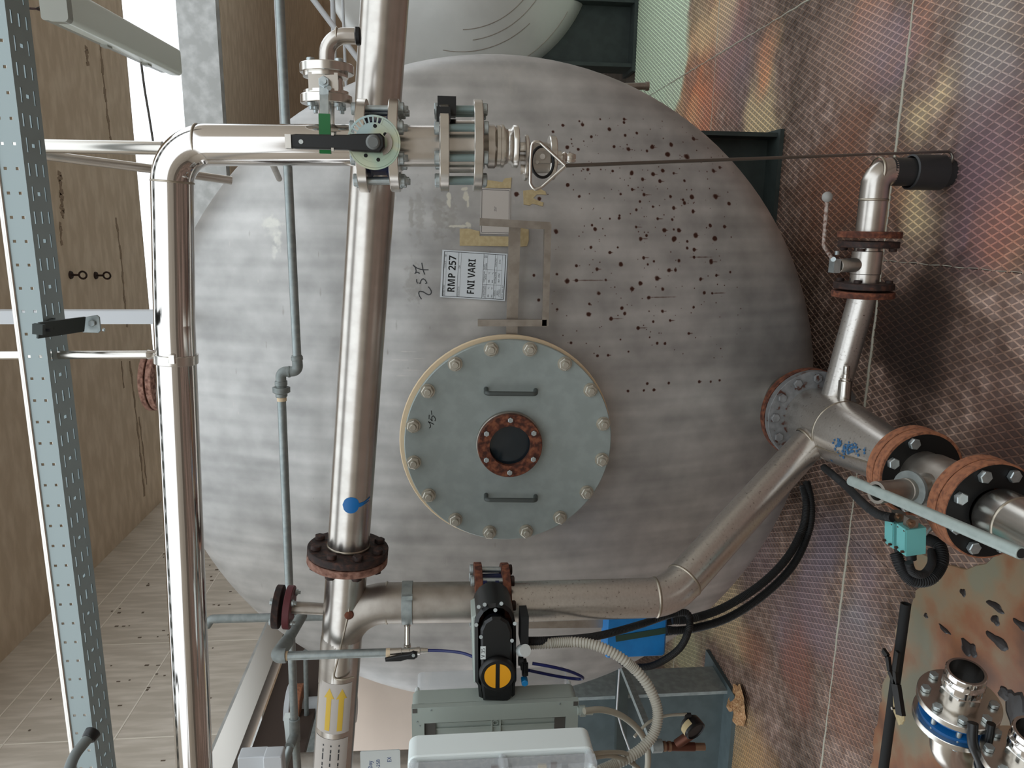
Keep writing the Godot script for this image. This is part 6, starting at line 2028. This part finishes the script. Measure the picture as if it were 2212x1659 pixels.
func floor_items():
	# hardened spill
	var sp := [[1985, 1192], [2040, 1215], [2090, 1235], [2212, 1180], [2330, 1180], [2330, 1760], [1868, 1760], [1880, 1659], [1898, 1560], [1912, 1470], [1925, 1400], [1948, 1340], [1972, 1300], [1990, 1262], [1975, 1225]]
	var pl := PackedVector2Array()
	var o := PF(2100, 1450)
	rng.seed = 33
	for i in sp.size():
		var a := PF(sp[i][0], sp[i][1]) - o
		var b := PF(sp[(i + 1) % sp.size()][0], sp[(i + 1) % sp.size()][1]) - o
		for k in 5:
			var p := a.lerp(b, k / 5.0) + Vector3(rng.randf() - 0.5, 0, rng.randf() - 0.5) * 0.022
			pl.append(Vector2(p.x, -p.z))
	var mb := MB.new()
	mb.prism(pl, Transform3D(Basis(Vector3.RIGHT, Vector3.FORWARD, Vector3.UP), o), 0.006, 0.003)
	var t := thing("resin_spill", "hardened beige and orange resin spill covering the ribbed floor", "spill", o)
	part(t, "crust", mb, M.resin)
	for q in [[2150, 1310, 20, 8], [2150, 1340, 10, 10], [2155, 1385, 26, 11], [2040, 1360, 16, 6], [2090, 1400, 18, 16], [2205, 1350, 16, 8], [2100, 1405, 12, 14], [2000, 1330, 6, 6], [1975, 1255, 10, 5], [2080, 1280, 8, 8], [2192, 1530, 20, 40], [2170, 1500, 14, 14]]:
		mb = MB.new()
		var c := PF(q[0], q[1], 0.0065)
		var seg := 18
		var pts := [[], [], []]
		for i in seg:
			var a := TAU * i / seg
			var k := 1.15 + 0.18 * sin(TAU * i / seg * 3.0 + q[0]) + 0.1 * sin(TAU * i / seg * 5.0)
			var e := Vector3(cos(a) * q[3], 0, sin(a) * q[2] * 1.2) * 0.0013 * k
			pts[0].append(c + e); pts[1].append(c + e * 0.8 + Vector3(0, 0.0016, 0)); pts[2].append(c + e * 0.3 + Vector3(0, 0.0024, 0))
		for i in seg:
			var j := (i + 1) % seg
			for l in 2:
				mb.quad(pts[l][i], pts[l][j], pts[l + 1][j], pts[l + 1][i], Vector3.UP)
			mb.flat(pts[2][i], pts[2][j], c + Vector3(0, 0.0026, 0), Vector3.UP)
		part(t, "dark_drip", mb, M.wetdark)
	# black tube lying towards the camera
	var a := P(1952, 1302, 2.16)
	var b := P(1903, 1700, 1.86)
	a.y = 0.10; b.y = 0.12
	a = PF(1957, 1304, 0.11); b = PF(1903, 1700, 0.13)
	mb = MB.new()
	var dir := (b - a).normalized()
	mb.lathe(a, dir, [Vector2(0.012, 0.03), Vector2(0.012, 0), Vector2(0.0165, 0), Vector2(0.0165, (b - a).length()), Vector2(0, (b - a).length())], 22)
	solo("black_tube", mb, M.blackmatt, "open-ended black tube lying across the edge of the resin spill", "tube")
	# squeeze lever with its toothed quadrant
	t = thing("squeeze_lever", "black squeeze lever with a toothed pale quadrant on the black tube", "lever", PF(1945, 1540, 0.14))
	mb = MB.new()
	var hgt := 0.155
	for s in [[[1908, 1404], [1918, 1418], [1922, 1450], [1936, 1482], [1944, 1530]], [[1940, 1408], [1934, 1450], [1936, 1482]]]:
		for i in s.size() - 1: mb.bar(PF(s[i][0], s[i][1], hgt), PF(s[i + 1][0], s[i + 1][1], hgt), 0.017, 0.010)
	mb.bar(PF(1936, 1478, hgt), PF(1946, 1545, hgt), 0.034, 0.014)
	part(t, "lever", mb, M.black)
	mb = MB.new()
	var qp := PackedVector2Array()
	var qo := PF(1938, 1535, hgt - 0.012)
	for i in 15:
		var an := lerpf(-2.6, 0.6, i / 14.0)
		var rr := 0.042 + (0.003 if i % 2 == 0 else 0.0)
		qp.append(Vector2(cos(an) * rr, sin(an) * rr))
	qp.append(Vector2(-0.012, 0.012))
	mb.prism(qp, Transform3D(Basis(Vector3.RIGHT, Vector3.FORWARD, Vector3.UP), qo), 0.004)
	part(t, "toothed_quadrant", mb, M.tape)
	mb = MB.new()
	mb.cyl(PF(1932, 1530, hgt), PF(1932, 1530, hgt) + Vector3(0, 0.010, 0), 0.006, 0.005, 12)
	part(t, "pivot", mb, M.bright)
	# two hose connections with blue butterfly valves
	nut_mesh("cbolt", 0.0125, 0.011, 0.0, 0.0)
	var vc := hose_valve(P(2072, 1508, 1.62), "blue butterfly valve with hose coupling facing the black tube")
	var v2 := vc.duplicate()
	v2.name = numbered("hose_valve")
	add_child(v2)
	v2.position = vc.position + (P(2216, 1640, 1.46) - P(2072, 1508, 1.62))
	v2.set_meta("label", "second blue hose valve, cut by the picture edge beside the first")
	# crumpled scrap
	rng.seed = 5
	mb = MB.new()
	var sc := PF(1598, 1524, 0.006)
	var sx := PF(1596, 1478, 0.006) - PF(1602, 1568, 0.006)
	var sz := PF(1622, 1524, 0.006) - PF(1578, 1524, 0.006)
	var gr := []
	for i in 7:
		var row := []
		for j in 5:
			var u := i / 6.0 - 0.5
			var w := (j / 4.0 - 0.5) * (1.0 - absf(u) * 1.2)
			row.append(sc + sx * (u + (rng.randf() - 0.5) * 0.08) + sz * (w + (rng.randf() - 0.5) * 0.12) + Vector3(0, 0.003 + rng.randf() * 0.034 * (1.0 - absf(u) * 1.4), 0))
		gr.append(row)
	for i in 6:
		for j in 4: mb.quad(gr[i][j], gr[i + 1][j], gr[i + 1][j + 1], gr[i][j + 1], Vector3.UP)
	solo("paper_scrap", mb, M.scrap, "crumpled brown scrap of paper on the ribbed floor", "scrap")

func hose_valve(o: Vector3, label: String) -> Node3D:
	var t := thing("hose_valve", label, "valve", o, "hose valves by the resin spill")
	var x := Vector3(0.97, 0.10, 0.22).normalized()
	var f := flange(t, o, x, 0.1, 0.0, 0.018, M.bright, 8, 0.079, "cbolt", M.zinc, 0.3)
	flange(t, o - x * 0.086, -x, 0.1, 0.03, 0.018, M.bright)
	var mb := MB.new()
	mb.lathe(o - x * 0.069, x, [Vector2(0, 0), Vector2(0.085, 0), Vector2(0.088, 0.014), Vector2(0.070, 0.019), Vector2(0.070, 0.032), Vector2(0.088, 0.037), Vector2(0.085, 0.051), Vector2(0, 0.051)], 40)
	part(t, "wafer_body", mb, M.bluevalve2)
	var FB := MB.frame(x)
	for i in 8:
		var a := 0.3 + TAU * i / 8
		mb = MB.new()
		mb.cyl(o - x * 0.104 + (FB.x * cos(a) + FB.y * sin(a)) * 0.079, o + (FB.x * cos(a) + FB.y * sin(a)) * 0.079, 0.007, 0.007, 10)
		part(t, "stud", mb, M.zinc)
	mb = MB.new()
	mb.cyl(o - x * 0.001, o + x * 0.022, 0.043, 0.043, 36)
	part(t, "nipple", mb, M.bright)
	mb = MB.new()
	mb.hex(o + x * 0.020, x, 0.053, 0.024, 0.3)
	part(t, "hex_collar", mb, M.bright)
	mb = MB.new()
	mb.lathe(o + x * 0.044, x, [Vector2(0, 0), Vector2(0.049, 0), Vector2(0.049, 0.020), Vector2(0.044, 0.023), Vector2(0.041, 0.029), Vector2(0.044, 0.036), Vector2(0.048, 0.039), Vector2(0.048, 0.052), Vector2(0.046, 0.054), Vector2(0.040, 0.054), Vector2(0.040, 0.006), Vector2(0, 0.006)], 48)
	part(t, "male_coupling", mb, M.polish)
	mb = MB.new()
	mb.cyl(o + x * 0.052, o + x * 0.053, 0.040, 0.040, 36)
	part(t, "bore", mb, M.ironblack)
	# pipe bend below
	mb = MB.new()
	mb.tube(bend([o - x * 0.098, o - x * 0.25, o - x * 0.25 + Vector3(-0.02, -0.40, 0.02)], 0.11, 10), 0.0445, 32)
	part(t, "pipe_bend", mb, M.bright)
	# handle
	mb = MB.new()
	var h0 := o - x * 0.05 + Vector3(0, 0.02, 0.09)
	mb.tube(spline([h0 + Vector3(0.05, 0.02, 0.02), h0 + Vector3(0.0, 0.02, 0.03), h0 + Vector3(-0.06, -0.005, 0.04), h0 + Vector3(-0.13, -0.01, 0.05), h0 + Vector3(-0.20, -0.02, 0.05)], 0.015), 0.0125, 14)
	mb.tube(spline([h0 + Vector3(0.045, -0.03, 0.02), h0 + Vector3(0.0, -0.03, 0.02), h0 + Vector3(-0.05, -0.02, 0.03)], 0.015), 0.0105, 14)
	part(t, "lever", mb, M.black)
	return t

func left_background():
	# gutter and beams under the left wall
	var mb := MB.new()
	mb.box(Vector3(-1.80, 2.68, -4.6), Vector3(0.13, 0.12, 5.0))
	solo("bright_duct", mb, M.bright, "bright square duct running under the left concrete wall", "duct")
	mb = MB.new()
	mb.box(Vector3(-1.86, 2.46, -4.6), Vector3(0.10, 0.26, 5.0))
	solo("brown_beam", mb, M.rustdarkbeam, "dark brown steel beam below the bright duct", "beam")
	var t := thing("cable_tray", "dull perforated cable tray running back below the brown beam", "cable tray", Vector3(-1.75, 2.2, -4.0))
	mb = MB.new()
	for i in 40:
		var o := Vector3(-1.85, 2.24, -2.9 - i * 0.05)
		plate(mb, o, Vector3.FORWARD, Vector3.RIGHT, 0.05, 0.15, [[.012, .03, .038, .045], [.012, .07, .038, .085], [.012, .11, .038, .125]] if i % 2 == 0 else [[.02, .05, .04, .065], [.02, .09, .04, .105]], Vector3.UP)
	part(t, "tray_base", mb, M.galvdull)
	mb = MB.new()
	mb.box(Vector3(-1.70, 2.265, -3.9), Vector3(0.002, 0.05, 2.0))
	part(t, "tray_side", mb, M.galvdull)
	# fittings on the left tank
	var c := P(648, 1536, 3.6)
	t = thing("far_valve", "small white and orange valve on the beige tank behind the pipes", "valve", c)
	mb = MB.new()
	mb.cyl(c + Vector3(0, -0.02, 0), c + Vector3(0, 0.03, 0), 0.14, 0.14, 28, 0.004)
	part(t, "orange_disc", mb, M.rustorange)
	mb = MB.new()
	mb.cyl(c + Vector3(0, 0.03, 0), c + Vector3(0, 0.06, 0), 0.15, 0.15, 28, 0.004)
	mb.cyl(c + Vector3(0, -0.3, 0), c + Vector3(0, 0.0, 0), 0.07, 0.07, 24)
	part(t, "body", mb, M.whitebar)
	mb = MB.new()
	mb.tube([P(660, 1405, 3.5), P(662, 1540, 3.5), P(655, 1600, 3.5)], 0.012, 10)
	part(t, "rod", mb, M.galvdull)
	c = P(690, 1445, 4.2)
	mb = MB.new()
	mb.prism(rbox(0.14, 0.16, 0.03), Transform3D(Basis.IDENTITY, c - Vector3(0, 0, 0.1)), 0.12, 0.01)
	solo("lamp_housing", mb, M.whitebar, "white rounded housing behind the branch pipe, above the beige tank", "housing")
	mb = MB.new()
	mb.bar(P(622, 1545, 3.3), P(630, 1625, 3.3), 0.04, 0.035, Vector3.UP)
	solo("white_block", mb, M.boxwhite, "white plastic block hanging beside the galvanised tee", "box")
	for q in [[545, 1648, 2.2, .09, "grey metal box lid at the end of the bright duct"], [590, 1648, 2.15, .06, "smaller grey metal box beside the larger lid"]]:
		mb = MB.new()
		var p := P(q[0], q[1] + 22, q[2])
		mb.prism(rbox(0.12, q[3], 0.006), Transform3D(Basis.IDENTITY, p - Vector3(0, 0, 0.05)), 0.05, 0.003)
		solo("metal_box", mb, M.whitebar, q[4], "box")
	# dark pipe along the bottom with the written card
	var a := P(770, 1650, 2.5)
	mb = MB.new()
	mb.cyl(P(640, 1656, 2.62), P(900, 1648, 2.62), 0.05, 0.05, 28)
	solo("grey_pipe", mb, M.dull, "grey pipe behind the handwritten card", "pipe")
	t = thing("written_card", "white card with blue handwriting leaning behind the branch pipe", "card", P(862, 1650, 2.3))
	mb = MB.new()
	var cc := P(822, 1660, 2.3)
	var cw := (P(822, 1622, 2.3) - P(822, 1698, 2.3)).length()
	var chh := (P(779, 1660, 2.3) - P(865, 1660, 2.3)).length()
	mb.prism(rbox(cw, chh, 0.006), Transform3D(Basis.IDENTITY, cc - Vector3(0, 0, 0.004)), 0.004, 0.0)
	part(t, "card", mb, M.white)
	for q in [["Day", 800, 1652, .014, .03], ["-25B", 817, 1650, .012, .034], ["EX", 841, 1641, .014, .02]]:
		text(t, q[0], P(q[1], q[2], 2.2995), Basis.IDENTITY, q[3], M.inkblue, false, q[4])
	mb = MB.new()
	mb.bar(P(1345, 1425, 3.59), P(1340, 1620, 3.59), 0.05, 0.06, Vector3.UP)
	solo("dark_strut", mb, M.saddledark, "narrow dark bar crossing in front of the grey support flange", "strut")
	mb = MB.new()
	mb.tube([P(1338, 1445, 2.2), P(1332, 1535, 2.2), P(1345, 1580, 2.2), P(1362, 1625, 2.2)], 0.003, 8)
	solo("white_wire", mb, M.whitebar, "thin white wire hanging in front of the dark strut", "wire")
	# cap and bar under the far side of the walkway
	mb = MB.new()
	mb.cyl(P(1345, 187, 4.9), P(1398, 186, 4.9), 0.022, 0.022, 16, 0.002)
	mb.cyl(P(1394, 186, 4.9), P(1401, 186, 4.9), 0.028, 0.028, 16)
	mb.cyl(P(1290, 188, 4.9), P(1350, 187, 4.9), 0.022, 0.022, 12)
	mb.cyl(Vector3(1.30, P(1295, 188, 4.9).y, -4.9), P(1295, 188, 4.9), 0.02, 0.02, 12)
	solo("far_pipe_stub", mb, M.dull, "short grey pipe stub behind the rim of the tank over green paint", "pipe")
